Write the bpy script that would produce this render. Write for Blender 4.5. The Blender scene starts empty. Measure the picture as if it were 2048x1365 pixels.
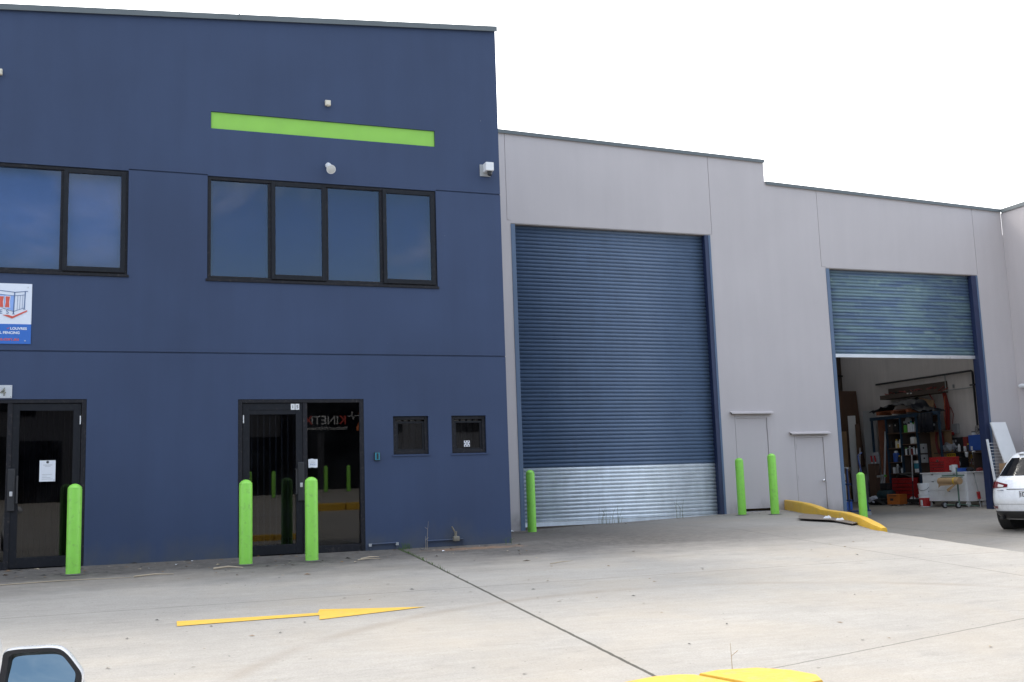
import bpy, bmesh, math, random
from mathutils import Vector, Matrix
R = math.radians
random.seed(7)
S = bpy.context.scene
COL = S.collection

# ------------------------------------------------------------------ materials
def nt(m):
    m.use_nodes = True
    t = m.node_tree
    for n in list(t.nodes): t.nodes.remove(n)
    return t
class N:
    """small node-graph writer"""
    def __init__(s, t): s.t = t
    def n(s, typ, **kw):
        x = s.t.nodes.new(typ)
        for k, v in kw.items(): setattr(x, k, v)
        return x
    def l(s, a, b): s.t.links.new(a, b)
    def math(s, op, a, b=None, c=None, clamp=False):
        x = s.n('ShaderNodeMath', operation=op); x.use_clamp = clamp
        for i, v in enumerate((a, b, c)):
            if v is None: continue
            if isinstance(v, (int, float)): x.inputs[i].default_value = v
            else: s.l(v, x.inputs[i])
        return x.outputs[0]
    def noise(s, vec, scale, detail=4, rough=.55, dist=0):
        x = s.n('ShaderNodeTexNoise'); x.inputs['Scale'].default_value = scale
        x.inputs['Detail'].default_value = detail; x.inputs['Roughness'].default_value = rough
        x.inputs['Distortion'].default_value = dist
        if vec is not None: s.l(vec, x.inputs['Vector'])
        return x.outputs['Fac']
    def ramp(s, fac, a, b, ca=0.0, cb=1.0):
        x = s.n('ShaderNodeMapRange'); x.clamp = True
        s.l(fac, x.inputs[0])
        for i, v in zip((1, 2, 3, 4), (a, b, ca, cb)): x.inputs[i].default_value = v
        return x.outputs[0]
    def mix(s, fac, a, b):
        x = s.n('ShaderNodeMix', data_type='RGBA')
        for i, v in ((0, fac), (6, a), (7, b)):
            if isinstance(v, (int, float)): x.inputs[i].default_value = v
            elif isinstance(v, tuple): x.inputs[i].default_value = (*v[:3], 1)
            else: s.l(v, x.inputs[i])
        return x.outputs[2]
    def scale(s, vec, v):
        x = s.n('ShaderNodeMapping'); s.l(vec, x.inputs[0]); x.inputs['Scale'].default_value = v
        return x.outputs[0]
MATS = {}
def mat(name, col, rough=.6, metal=0, amt=.12, scale=3, streak=0, bump=0, bscale=60, spec=.5, dirt=None, dirt_amt=0, coat=0, fine=0):
    if name in MATS: return MATS[name]
    m = bpy.data.materials.new(name); t = nt(m); g = N(t)
    out = g.n('ShaderNodeOutputMaterial'); b = g.n('ShaderNodeBsdfPrincipled'); g.l(b.outputs[0], out.inputs[0])
    pos = g.n('ShaderNodeNewGeometry').outputs['Position']
    f = g.noise(pos, scale, 5, .6)
    f = g.ramp(f, .25, .75, 1 - amt, 1 + amt)
    if streak:
        s2 = g.noise(g.scale(pos, (6, 6, .35)), 1.6, 4, .6)
        f = g.math('MULTIPLY', f, g.ramp(s2, .3, .75, 1 + streak, 1 - streak))
    if fine:
        f = g.math('MULTIPLY', f, g.ramp(g.noise(pos, 160, 2, .7), .3, .7, 1 - fine, 1 + fine))
    vm = g.n('ShaderNodeVectorMath', operation='SCALE'); vm.inputs[0].default_value = col; g.l(f, vm.inputs['Scale'])
    c = vm.outputs[0]
    if dirt:
        d = g.ramp(g.noise(pos, scale * 2.3, 6, .65, .4), .55, .72, 0, dirt_amt)
        c = g.mix(d, c, dirt)
    g.l(c, b.inputs['Base Color'])
    g.l(g.ramp(g.noise(pos, scale * 4, 4), .3, .7, max(0, rough - .08), min(1, rough + .08)), b.inputs['Roughness'])
    b.inputs['Metallic'].default_value = metal
    b.inputs['Specular IOR Level'].default_value = spec
    if coat: b.inputs['Coat Weight'].default_value = coat; b.inputs['Coat Roughness'].default_value = .05
    if bump:
        bp = g.n('ShaderNodeBump'); bp.inputs['Strength'].default_value = bump; bp.inputs['Distance'].default_value = .01
        g.l(g.noise(pos, bscale, 4, .7), bp.inputs['Height']); g.l(bp.outputs[0], b.inputs['Normal'])
    MATS[name] = m
    return m
def wallpaint(name, col, scuff=(.5, .5, .52), grime=(.085, .09, .09), zc=-.83, mott=.09):
    """painted tilt-up concrete: roller mottling, faint streaks, splash grime along the base, tiny chips"""
    m = bpy.data.materials.new(name); t = nt(m); g = N(t)
    out = g.n('ShaderNodeOutputMaterial'); b = g.n('ShaderNodeBsdfPrincipled'); g.l(b.outputs[0], out.inputs[0])
    pos = g.n('ShaderNodeNewGeometry').outputs['Position']
    f = g.ramp(g.noise(pos, .55, 5, .6), .3, .7, 1 - mott, 1 + mott)
    f = g.math('MULTIPLY', f, g.ramp(g.noise(g.scale(pos, (3.3, 3.3, .3)), 1.3, 5, .62), .3, .72, 1 + mott * .6, 1 - mott * .6))
    f = g.math('MULTIPLY', f, g.ramp(g.noise(pos, 90, 3, .7), .3, .7, .965, 1.035))
    vm = g.n('ShaderNodeVectorMath', operation='SCALE'); vm.inputs[0].default_value = col; g.l(f, vm.inputs['Scale'])
    sx = g.n('ShaderNodeSeparateXYZ'); g.l(pos, sx.inputs[0]); z = sx.outputs[2]
    # splash grime: ragged band just above the slab
    edge = g.math('ADD', z, g.math('MULTIPLY', g.noise(g.scale(pos, (1.6, 1.6, .6)), 1.7, 5, .65), -.75))
    gr = g.math('MULTIPLY', g.ramp(edge, zc - .42, zc - .08, .7, 0), g.ramp(g.noise(pos, 5, 4), .3, .7, .4, 1))
    c = g.mix(gr, vm.outputs[0], grime)
    # small chips and bird marks
    chips = g.math('MULTIPLY', g.ramp(g.noise(g.scale(pos, (26, 26, 15)), 1, 2, .5), .79, .81, 0, 1), .75)
    c = g.mix(chips, c, scuff)
    drip = g.math('MULTIPLY', g.ramp(g.noise(g.scale(pos, (30, 30, 3.2)), 1, 3, .6), .76, .80, 0, 1), .25)
    c = g.mix(drip, c, scuff)
    g.l(c, b.inputs['Base Color'])
    b.inputs['Roughness'].default_value = .62; b.inputs['Specular IOR Level'].default_value = .35
    bp = g.n('ShaderNodeBump'); bp.inputs['Strength'].default_value = .22; bp.inputs['Distance'].default_value = .006
    g.l(g.noise(pos, 70, 4, .7), bp.inputs['Height']); g.l(bp.outputs[0], b.inputs['Normal'])
    return m
def glassmat(name, tint, refl=.08, rough=0.0, streak=0, ior=1.5):
    m = bpy.data.materials.new(name); t = nt(m); g = N(t)
    out = g.n('ShaderNodeOutputMaterial')
    tr = g.n('ShaderNodeBsdfTransparent'); tr.inputs[0].default_value = (*tint, 1)
    gl = g.n('ShaderNodeBsdfGlossy'); gl.inputs['Color'].default_value = (1, 1, 1, 1); gl.inputs['Roughness'].default_value = rough
    fr = g.n('ShaderNodeFresnel'); fr.inputs['IOR'].default_value = ior
    fac = g.math('ADD', g.math('MULTIPLY', fr.outputs[0], 1 - refl), refl, clamp=True)
    mx = g.n('ShaderNodeMixShader'); g.l(fac, mx.inputs[0]); g.l(tr.outputs[0], mx.inputs[1]); g.l(gl.outputs[0], mx.inputs[2])
    # thin film of dust
    pos = g.n('ShaderNodeNewGeometry').outputs['Position']
    df = g.n('ShaderNodeBsdfDiffuse'); df.inputs[0].default_value = (.3, .3, .3, 1)
    d = g.ramp(g.noise(pos, 1.6, 4, .6), .45, .8, .0, .03 + streak)
    mx2 = g.n('ShaderNodeMixShader'); g.l(d, mx2.inputs[0]); g.l(mx.outputs[0], mx2.inputs[1]); g.l(df.outputs[0], mx2.inputs[2])
    g.l(mx2.outputs[0], out.inputs[0])
    return m

M = dict(
    navy=wallpaint('navy_render', (.036, .057, .118), zc=-.83),
    grey=wallpaint('grey_render', (.485, .447, .444), scuff=(.6, .6, .6), grime=(.13, .12, .11), zc=-.8, mott=.035),
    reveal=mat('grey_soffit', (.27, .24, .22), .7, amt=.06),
    caulk=mat('joint_sealant', (.16, .145, .13), .7),
    cap=mat('grey_flashing', (.115, .132, .138), .45, amt=.1, scale=1.2),
    green=mat('green_paint', (.245, .62, .075), .42, amt=.06, scale=6, streak=.05, dirt=(.16, .26, .08), dirt_amt=.5, fine=.03),
    greenband=mat('green_band_paint', (.26, .55, .08), .6, amt=.05, scale=4),
    black=mat('black_aluminium', (.009, .010, .014), .45, amt=.2, scale=9, spec=.25, dirt=(.06, .055, .05), dirt_amt=.3),
    blackold=mat('weathered_black_aluminium', (.012, .012, .016), .55, amt=.25, scale=12, spec=.25, dirt=(.12, .105, .09), dirt_amt=.4),
    steelblue=mat('blue_colour_steel', (.092, .138, .218), .42, amt=.1, scale=2, spec=.5, streak=.05),
    jamb=mat('navy_steel_jamb', (.018, .028, .075), .4, amt=.12, scale=3),
    galv=mat('galvanised_steel', (.70, .75, .79), .38, metal=.35, amt=.12, scale=4, streak=.06),
    alu=mat('bare_aluminium', (.62, .62, .63), .35, metal=.7, amt=.08),
    cream=mat('cream_plastic', (.62, .58, .48), .5),
    signwhite2=mat('sign_grey_white', (.5, .5, .5), .6),
    white=mat('white_plastic', (.72, .73, .74), .4, amt=.05),
    whitelam=mat('white_laminate', (.80, .80, .80), .35, amt=.05, scale=2, dirt=(.4, .36, .3), dirt_amt=.2),
    paper=mat('paper', (.7, .72, .76), .8, amt=.04),
    paperink=mat('ink', (.06, .06, .07), .8),
    red=mat('red_enamel', (.42, .02, .022), .32, amt=.1, scale=5, dirt=(.08, .02, .02), dirt_amt=.4),
    darkred=mat('dark_red_rubber', (.22, .03, .025), .5),
    orange=mat('orange_enamel', (.46, .13, .02), .45, amt=.15, scale=8),
    woodor=mat('orange_stained_pine', (.30, .10, .045), .6, amt=.2, scale=8),
    ply=mat('plywood', (.32, .2, .11), .7, amt=.15, scale=5, streak=.1),
    mdf=mat('brown_fibreboard', (.13, .075, .05), .8, amt=.15, scale=3),
    mdf2=mat('dark_brown_board', (.085, .062, .05), .8, amt=.15, scale=3),
    kraft=mat('kraft_paper', (.42, .27, .14), .75, amt=.06, scale=9),
    blue=mat('blue_enamel', (.03, .10, .42), .4, amt=.06),
    shelf=mat('blue_shelf_steel', (.02, .05, .09), .45, amt=.15),
    tarp=mat('navy_tarpaulin', (.006, .008, .016), .75, amt=.3, scale=4, bump=.6, bscale=12),
    rubber=mat('black_rubber', (.012, .012, .013), .7, amt=.2, scale=10),
    darkplastic=mat('black_plastic', (.02, .02, .023), .45, amt=.2),
    greyplastic=mat('grey_plastic', (.35, .36, .37), .5, amt=.06),
    collar=mat('dark_grout', (.10, .092, .085), .95, amt=.3, scale=20),
    clear=mat('crumpled_clear_plastic', (.38, .40, .44), .25, amt=.3, scale=14),
    yellow=mat('yellow_kerb_paint', (.62, .365, .028), .55, amt=.1, scale=4, dirt=(.36, .29, .17), dirt_amt=.55, bump=.5, bscale=25, fine=.06),
    yplastic=mat('yellow_plastic', (.7, .45, .02), .4),
    chrome=mat('chrome', (.7, .7, .7), .15, metal=1),
    carpaint=mat('white_car_paint', (.74, .76, .79), .28, amt=.015, coat=.8),
    carglass=mat('dark_car_glass', (.006, .006, .008), .06, spec=.22, amt=.1),
    lampred=mat('red_lamp_lens', (.13, .006, .01), .1, coat=.6),
    lampclear=mat('clear_lamp_lens', (.6, .58, .56), .1, coat=.6),
    tyre=mat('tyre_rubber', (.014, .014, .015), .75, amt=.2, scale=14),
    greenplastic=mat('bright_green_plastic', (.12, .45, .05), .5),
    trolley=mat('grey_green_steel', (.10, .17, .13), .5),
    teal=mat('teal_label', (.02, .2, .28), .4),
    rag=mat('white_cloth', (.6, .6, .66), .9, bump=.5, bscale=20),
    inner=mat('pale_inner_wall', (.66, .62, .60), .8, amt=.07, scale=1.5, streak=.06),
    roof=mat('grey_roof_sheet', (.3, .3, .31), .5),
    blindgrey=mat('grey_slat_blind', (.12, .12, .13), .9),
    curtain=mat('pale_mesh_blind', (.86, .64, .66), .9, amt=.15, scale=1.2),
    curtainblue=mat('blue_blind', (.006, .045, .17), .9, amt=.12, scale=1.2),
    floorin=mat('dark_carpet', (.03, .03, .032), .9),
    stick=mat('dry_stick', (.40, .33, .24), .9), leaf=mat('dry_leaf', (.20, .12, .06), .9),
    weed=mat('dry_weed', (.12, .13, .05), .9), weedg=mat('green_weed', (.07, .12, .03), .9),
    card=mat('wet_cardboard', (.17, .14, .115), .9, amt=.2, scale=6),
    signblue=mat('sign_blue', (.03, .14, .50), .5, amt=.03), signwhite=mat('sign_white', (.72, .76, .84), .5, amt=.03),
    signred=mat('sign_red', (.62, .10, .07), .5), signgrey=mat('sign_slate', (.11, .17, .32), .5), signpale=mat('sign_pale_blue', (.25, .40, .78), .5),
    oppdark=mat('charcoal_render', (.035, .036, .045), .7, amt=.1, scale=1),
    oppolive=mat('olive_render', (.13, .14, .11), .7, amt=.08, scale=1),
    oppblack=mat('black_shop_glass', (.004, .004, .006), .1, spec=.5),
    logoorange=mat('logo_orange', (.6, .15, .04), .5),
    logored=mat('logo_red', (.55, .06, .04), .5),
)
M['glass_shop'] = glassmat('tinted_shop_glass', (.36, .37, .40), .0, streak=-.015, ior=1.45)
M['glass_up'] = glassmat('upper_window_glass', (.50, .66, .86), .025)
M['glass_small'] = glassmat('toilet_window_glass', (.35, .36, .36), .05)

# translucent sheets added to the warehouse roof to brighten the garage bay
_m = bpy.data.materials.new('added_translucent_sheet'); _g = N(nt(_m)); _o = _g.n('ShaderNodeOutputMaterial'); _t = _g.n('ShaderNodeBsdfTransparent')
_t.inputs[0].default_value = (.62, .63, .63, 1); _d = _g.n('ShaderNodeBsdfDiffuse'); _x = _g.n('ShaderNodeMixShader'); _x.inputs[0].default_value = .2
_g.l(_t.outputs[0], _x.inputs[1]); _g.l(_d.outputs[0], _x.inputs[2]); _g.l(_x.outputs[0], _o.inputs[0]); M['added_skylight'] = _m
# weathered blue curtain of the open roller door
def weathered():
    m = bpy.data.materials.new('weathered_blue_steel'); t = nt(m); g = N(t)
    out = g.n('ShaderNodeOutputMaterial'); b = g.n('ShaderNodeBsdfPrincipled'); g.l(b.outputs[0], out.inputs[0])
    pos = g.n('ShaderNodeNewGeometry').outputs['Position']
    sx = g.n('ShaderNodeSeparateXYZ'); g.l(pos, sx.inputs[0]); cb = g.n('ShaderNodeCombineXYZ')
    g.l(g.math('MULTIPLY', sx.outputs[0], .6), cb.inputs[0]); g.l(g.math('MULTIPLY', g.math('FLOOR', g.math('DIVIDE', sx.outputs[2], .0769)), .55), cb.inputs[2])
    a = g.noise(cb.outputs[0], 1.1, 3, .6)
    c = g.mix(g.ramp(a, .44, .56), (.10, .155, .24), (.155, .235, .27))
    b2 = g.noise(cb.outputs[0], 2.3, 3, .7)
    c = g.mix(g.ramp(b2, .60, .68, 0, .55), c, (.27, .37, .34))
    g.l(c, b.inputs['Base Color']); b.inputs['Roughness'].default_value = .5
    return m
M['weathered'] = weathered()

# concrete of the yard: panels, stains, joints (all at fixed places on the slab)
def concrete(name, base=(.322, .300, .270), joints=True):
    m = bpy.data.materials.new(name); t = nt(m); g = N(t)
    out = g.n('ShaderNodeOutputMaterial'); b = g.n('ShaderNodeBsdfPrincipled'); g.l(b.outputs[0], out.inputs[0])
    pos = g.n('ShaderNodeNewGeometry').outputs['Position']
    sx = g.n('ShaderNodeSeparateXYZ'); g.l(pos, sx.inputs[0]); x, y, z = sx.outputs
    f = g.ramp(g.noise(pos, .28, 6, .6), .3, .7, .92, 1.08)
    f = g.math('MULTIPLY', f, g.ramp(g.noise(g.scale(pos, (.6, 2.2, 1)), .9, 6, .65), .3, .7, .93, 1.06))
    f = g.math('MULTIPLY', f, g.ramp(g.noise(pos, 6, 5, .7), .3, .7, .95, 1.05))
    f = g.math('MULTIPLY', f, g.ramp(g.noise(pos, 60, 4, .85), .3, .7, .82, 1.18))
    f = g.math('MULTIPLY', f, g.ramp(g.noise(g.scale(pos, (.5, 3, 1)), 5, 7, .75), .3, .7, .92, 1.08))
    vm = g.n('ShaderNodeVectorMath', operation='SCALE'); vm.inputs[0].default_value = base; g.l(f, vm.inputs['Scale'])
    c = vm.outputs[0]
    # warm clay dust
    c = g.mix(g.ramp(g.noise(pos, .5, 5, .6, .3), .45, .72, 0, .45), c, (.40, .335, .255))
    # oily / mouldy patches
    c = g.mix(g.ramp(g.noise(g.scale(pos, (1, 2.4, 1)), 1.5, 8, .72, .6), .58, .80, 0, .45), c, (.16, .145, .13))
    c = g.mix(g.ramp(g.noise(g.scale(pos, (1, 1, 1)), 5.5, 7, .75, .3), .62, .76, 0, .35), c, (.15, .135, .12))
    # mould and dust along the front wall's foot, its shade painted in too, ragged patch
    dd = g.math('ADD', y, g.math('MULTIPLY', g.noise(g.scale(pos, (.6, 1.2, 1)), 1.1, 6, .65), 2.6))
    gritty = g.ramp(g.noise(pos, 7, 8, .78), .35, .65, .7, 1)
    wet = g.math('MULTIPLY', g.math('MULTIPLY', gritty, g.ramp(dd, 13.3, 15.2, 0, .95)), g.ramp(x, 7.5, 10.5, 1, .3))  # mask of the stain together with the painted shade by the wall
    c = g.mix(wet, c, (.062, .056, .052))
    # dark specks
    c = g.mix(g.ramp(g.noise(pos, 23, 1, .4), .775, .80, 0, .6), c, (.08, .07, .06))
    # rust patch by the wall
    if joints:
        rx = g.math('DIVIDE', g.math('SUBTRACT', x, 4.8), .75); ry = g.math('DIVIDE', g.math('SUBTRACT', y, 14.5), .22)
        rr = g.math('SQRT', g.math('ADD', g.math('MULTIPLY', rx, rx), g.math('MULTIPLY', ry, ry)))
        rr = g.math('ADD', rr, g.math('MULTIPLY', g.math('SUBTRACT', g.noise(pos, 5, 4, .7), .5), 2.2))
        c = g.mix(g.ramp(rr, .4, 1.1, .55, 0), c, (.30, .17, .09))
        wob = g.math('MULTIPLY', g.math('SUBTRACT', g.noise(pos, 3, 4, .7), .5), .03)
        dark = None
        def line(expr, w, strength, soft=.006):
            nonlocal c
            d = g.math('ABSOLUTE', g.math('ADD', expr, wob))
            c = g.mix(g.ramp(d, w, w + soft, strength, 0), c, (.05, .045, .035))
        def xl(a, s): return g.math('SUBTRACT', x, g.math('ADD', g.math('MULTIPLY', y, s), a))
        def yl(a, s): return g.math('SUBTRACT', y, g.math('ADD', g.math('MULTIPLY', x, s), a))
        keep = c
        line(xl(3.006, .0534), .013, .9)
        line(xl(8.68, .05), .006, .55); line(xl(-2.8, .05), .008, .5); line(xl(14.2, .05), .008, .5)
        line(yl(10.85, -.012), .006, .5); line(yl(5.29, .243), .006, .55); line(yl(1.0, .1), .008, .5)
        line(yl(-6, .02), .008, .5)
        # tyre sweep, a faint brown arc
        cx = g.math('SUBTRACT', x, 4.9); cy = g.math('SUBTRACT', y, 5.2)
        rad = g.math('SQRT', g.math('ADD', g.math('MULTIPLY', cx, cx), g.math('MULTIPLY', cy, cy)))
        d = g.math('ABSOLUTE', g.math('SUBTRACT', rad, 4.75))
        c = g.mix(g.math('MULTIPLY', g.ramp(d, .02, .12, .38, 0), g.ramp(g.noise(pos, 3, 4), .3, .6)), c, (.22, .18, .14))
    g.l(c, b.inputs['Base Color'])
    b.inputs['Roughness'].default_value = .85; b.inputs['Specular IOR Level'].default_value = .3
    bp = g.n('ShaderNodeBump'); bp.inputs['Strength'].default_value = .35; bp.inputs['Distance'].default_value = .008
    g.l(g.noise(pos, 120, 4, .75), bp.inputs['Height']); g.l(bp.outputs[0], b.inputs['Normal'])
    return m
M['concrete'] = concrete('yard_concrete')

# ------------------------------------------------------------------ geometry helpers
class MB:
    def __init__(s): s.bm = bmesh.new(); s.mats = []; s.cur = 0
    def use(s, key):
        m = M[key] if isinstance(key, str) else key
        if m not in s.mats: s.mats.append(m)
        s.cur = s.mats.index(m); return s
    def _f(s, vs):
        try: f = s.bm.faces.new(vs)
        except ValueError: return None
        f.material_index = s.cur; return f
    def quad(s, *p):
        return s._f([s.bm.verts.new(q) for q in p])
    def box(s, x0, x1, y0, y1, z0, z1, rot=None, bev=0):
        """box; rot = (angle about z, about its own centre)"""
        xs, ys, zs = sorted((x0, x1)), sorted((y0, y1)), sorted((z0, z1))
        cx, cy, cz = sum(xs) / 2, sum(ys) / 2, sum(zs) / 2
        mtx = rot if isinstance(rot, Matrix) else (Matrix.Rotation(rot, 3, 'Z') if rot else None)
        v = []
        for x in xs:
            for y in ys:
                for z in zs:
                    q = Vector((x, y, z))
                    if mtx is not None: q = Vector((cx, cy, cz)) + mtx @ (q - Vector((cx, cy, cz)))
                    v.append(s.bm.verts.new(q))
        fs = []
        for a in ((0, 1, 3, 2), (4, 6, 7, 5), (0, 4, 5, 1), (2, 3, 7, 6), (0, 2, 6, 4), (1, 5, 7, 3)):
            fs.append(s._f([v[i] for i in a]))
        if bev:
            ed = list({e for f in fs for e in f.edges})
            r = bmesh.ops.bevel(s.bm, geom=ed, offset=bev, segments=2, profile=.6, affect='EDGES')
            for f in r['faces']: f.material_index = s.cur
        return s
    def bar(s, p, q, w, d=None, up=(0, 0, 1)):
        """rectangular bar from p to q"""
        p, q = Vector(p), Vector(q); d = d or w
        ax = (q - p).normalized(); u = Vector(up)
        if abs(ax.dot(u)) > .95: u = Vector((0, 1, 0))
        a = ax.cross(u).normalized() * w / 2; b = a.cross(ax).normalized() * d / 2
        v = [s.bm.verts.new(c + i * a + j * b) for c in (p, q) for i, j in ((-1, -1), (1, -1), (1, 1), (-1, 1))]
        for f in ((0, 1, 2, 3), (7, 6, 5, 4), (0, 4, 5, 1), (1, 5, 6, 2), (2, 6, 7, 3), (3, 7, 4, 0)): s._f([v[i] for i in f])
        return s
    def tube(s, pts, r, seg=8, cap=True):
        pts = [Vector(p) for p in pts]; rings = []
        n = len(pts)
        prev = None
        for i, p in enumerate(pts):
            t = (pts[min(i + 1, n - 1)] - pts[max(i - 1, 0)]).normalized()
            if prev is None:
                a = t.orthogonal().normalized()
            else:
                a = (prev - t * prev.dot(t)).normalized()
            prev = a; b = t.cross(a)
            rr = r[i] if isinstance(r, (list, tuple)) else r
            rings.append([s.bm.verts.new(p + rr * (math.cos(k * 2 * math.pi / seg) * a + math.sin(k * 2 * math.pi / seg) * b)) for k in range(seg)])
        for i in range(n - 1):
            for k in range(seg):
                s._f([rings[i][k], rings[i][(k + 1) % seg], rings[i + 1][(k + 1) % seg], rings[i + 1][k]])
        if cap: s._f(rings[0][::-1]); s._f(rings[-1])
        return s
    def lathe(s, c, prof, seg=20, axis='Z', closed=True):
        """prof: list of (r, h); axis through c"""
        c = Vector(c); rings = []
        for r, h in prof:
            ring = []
            for k in range(seg):
                a = 2 * math.pi * k / seg; x, y = r * math.cos(a), r * math.sin(a)
                q = {'Z': (x, y, h), 'Y': (x, h, y), 'X': (h, x, y)}[axis]
                ring.append(s.bm.verts.new(c + Vector(q)))
            rings.append(ring)
        for i in range(len(rings) - 1):
            for k in range(seg): s._f([rings[i][k], rings[i][(k + 1) % seg], rings[i + 1][(k + 1) % seg], rings[i + 1][k]])
        if closed: s._f(rings[0][::-1]); s._f(rings[-1])
        return s
    def prism(s, poly, y0, y1, f=None):
        """polygon in (a, b) extruded; f maps (a, b, t) to a point"""
        f = f or (lambda a, b, t: (a, t, b))
        A = [s.bm.verts.new(f(a, b, y0)) for a, b in poly]; B = [s.bm.verts.new(f(a, b, y1)) for a, b in poly]
        s._f(A); s._f(B[::-1]); n = len(poly)
        for i in range(n): s._f([A[i], B[i], B[(i + 1) % n], A[(i + 1) % n]])
        return s
    def add(s, me, mtx):
        bm2 = bmesh.new(); bm2.from_mesh(me); bm2.transform(mtx)
        mp = {v: s.bm.verts.new(v.co) for v in bm2.verts}
        for f in bm2.faces: s._f([mp[v] for v in f.verts])
        bm2.free(); return s
    def text(s, txt, size, mtx, extrude=.002, align='LEFT', bold=0, xs=1):
        cu = bpy.data.curves.new('t', 'FONT'); cu.body = txt; cu.size = size; cu.align_x = align; cu.extrude = extrude; cu.offset = bold
        ob = bpy.data.objects.new('t', cu); COL.objects.link(ob)
        dg = bpy.context.evaluated_depsgraph_get(); dg.update()
        me = bpy.data.meshes.new_from_object(ob.evaluated_get(dg))
        s.add(me, mtx @ Matrix.Diagonal((xs, 1, 1, 1)))
        bpy.data.objects.remove(ob); bpy.data.curves.remove(cu); bpy.data.meshes.remove(me)
        return s
    def build(s, name, parent=None, smooth=False, bev=0, local=False, norm=True):
        if norm: bmesh.ops.recalc_face_normals(s.bm, faces=s.bm.faces)
        if smooth:
            for f in s.bm.faces: f.smooth = True
            for e in s.bm.edges:
                if len(e.link_faces) == 2 and e.calc_face_angle(0) > R(38): e.smooth = False
        me = bpy.data.meshes.new(name)
        o = bpy.data.objects.new(name, me); COL.objects.link(o)
        if parent is not None:
            o.parent = parent
            if not local:
                w = Vector((0, 0, 0)); p = parent
                while p is not None: w += p.location; p = p.parent
                bmesh.ops.translate(s.bm, vec=-w, verts=s.bm.verts)
        s.bm.to_mesh(me); s.bm.free()
        for m in s.mats: me.materials.append(m)
        if bev:
            b = o.modifiers.new('bevel', 'BEVEL'); b.width = bev; b.segments = 2; b.limit_method = 'ANGLE'
        return o
def tag(o, label, cat, group=None):
    o['label'] = label; o['category'] = cat
    if group: o['group'] = group
    return o
def thing(name, loc, label, cat, group=None, rz=0):
    o = bpy.data.objects.new(name, None); COL.objects.link(o); o.location = loc; o.rotation_euler = (0, 0, rz)
    o.empty_display_size = .2
    return tag(o, label, cat, group)
def copy_tree(o, parent=None):
    c = o.copy(); COL.objects.link(c)
    if parent is not None: c.parent = parent
    for ch in o.children: copy_tree(ch, c)
    return c
def mtx(loc, rx=90, rz=0):
    return Matrix.Translation(loc) @ Matrix.Rotation(R(rz), 4, 'Z') @ Matrix.Rotation(R(rx), 4, 'X')

# ------------------------------------------------------------------ ground
def sstep(a, b, x):
    t = max(0, min(1, (x - a) / (b - a))); return t * t * (3 - 2 * t)
def upper(x, y):
    if y >= 15: z = -.83
    elif y >= 2: z = -.83 - .052 * (15 - y)
    elif y >= -2: z = -1.506
    else: z = -1.506 + .04 * min(14, -2 - y)
    T = -.877 + .0287 * (min(max(x, 6), 13.5) - 7.36)
    return z + sstep(13, 19.3, y) * (T + .83)
def lower(x, y):
    xx = min(max(x, 10), 21.3)
    return max(-.92 + .05 * (xx - 18.95) - .02 * max(0, 19.3 - y), -1.45)
def xedge(y):
    return 11.15 + .385 * (y - 13.7) if y >= 13.7 else 11.15 - .12 * (13.7 - y)
def gz(x, y):
    u = upper(x, y)
    if x < 9: return u
    l = min(lower(x, y), u + (0 if y < 17 else .3))
    e = xedge(min(y, 19.3)); w = .12 if y > 13.7 else .12 + .1 * (13.7 - y)
    t = sstep(e + .02, e + .02 + w, x)
    if y < 6: t *= max(0, (y - 1) / 5)
    return u + (l - u) * t
def frange(a, b, s):
    out = []; x = a
    while x < b - 1e-6: out.append(x); x += s
    return out
gx = [-300, -150, -80, -50] + frange(-30, -4, 2) + frange(-4, 9, .5) + frange(9, 15.2, .06) + frange(15.2, 24, .4) + frange(24, 50, 4) + [50, 80, 150, 300]
gy = [-300, -150, -80, -40, -30, -24, -20] + frange(-18, 0, 1) + frange(0, 10, .5) + frange(10, 21, .2) + frange(21, 30, 1) + [30, 40, 50, 80, 150, 300]
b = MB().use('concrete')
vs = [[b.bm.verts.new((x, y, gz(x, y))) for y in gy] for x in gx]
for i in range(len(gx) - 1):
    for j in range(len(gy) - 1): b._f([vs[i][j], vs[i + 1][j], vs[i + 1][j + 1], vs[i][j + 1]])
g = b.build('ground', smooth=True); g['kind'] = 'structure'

# yellow arrow painted on the yard (follows the slab 4 mm above it)
b = MB().use(mat('yellow_line_paint', (.66, .40, .045), .6, amt=.08, scale=7, dirt=(.5, .4, .25), dirt_amt=.3, fine=.08))
def flat(poly):
    b._f([b.bm.verts.new((x, y, gz(x, y) + .005)) for x, y in poly])
flat([(.52, 9.73), (1.12, 9.74), (1.74, 9.75), (1.75, 9.88), (1.12, 9.92), (.53, 9.985)])
flat([(1.70, 9.52), (2.25, 9.655), (2.74, 9.775), (2.25, 9.92), (1.80, 10.07), (1.75, 9.88), (1.74, 9.75)])
o = b.build('road_arrow'); o['kind'] = 'structure'

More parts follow.
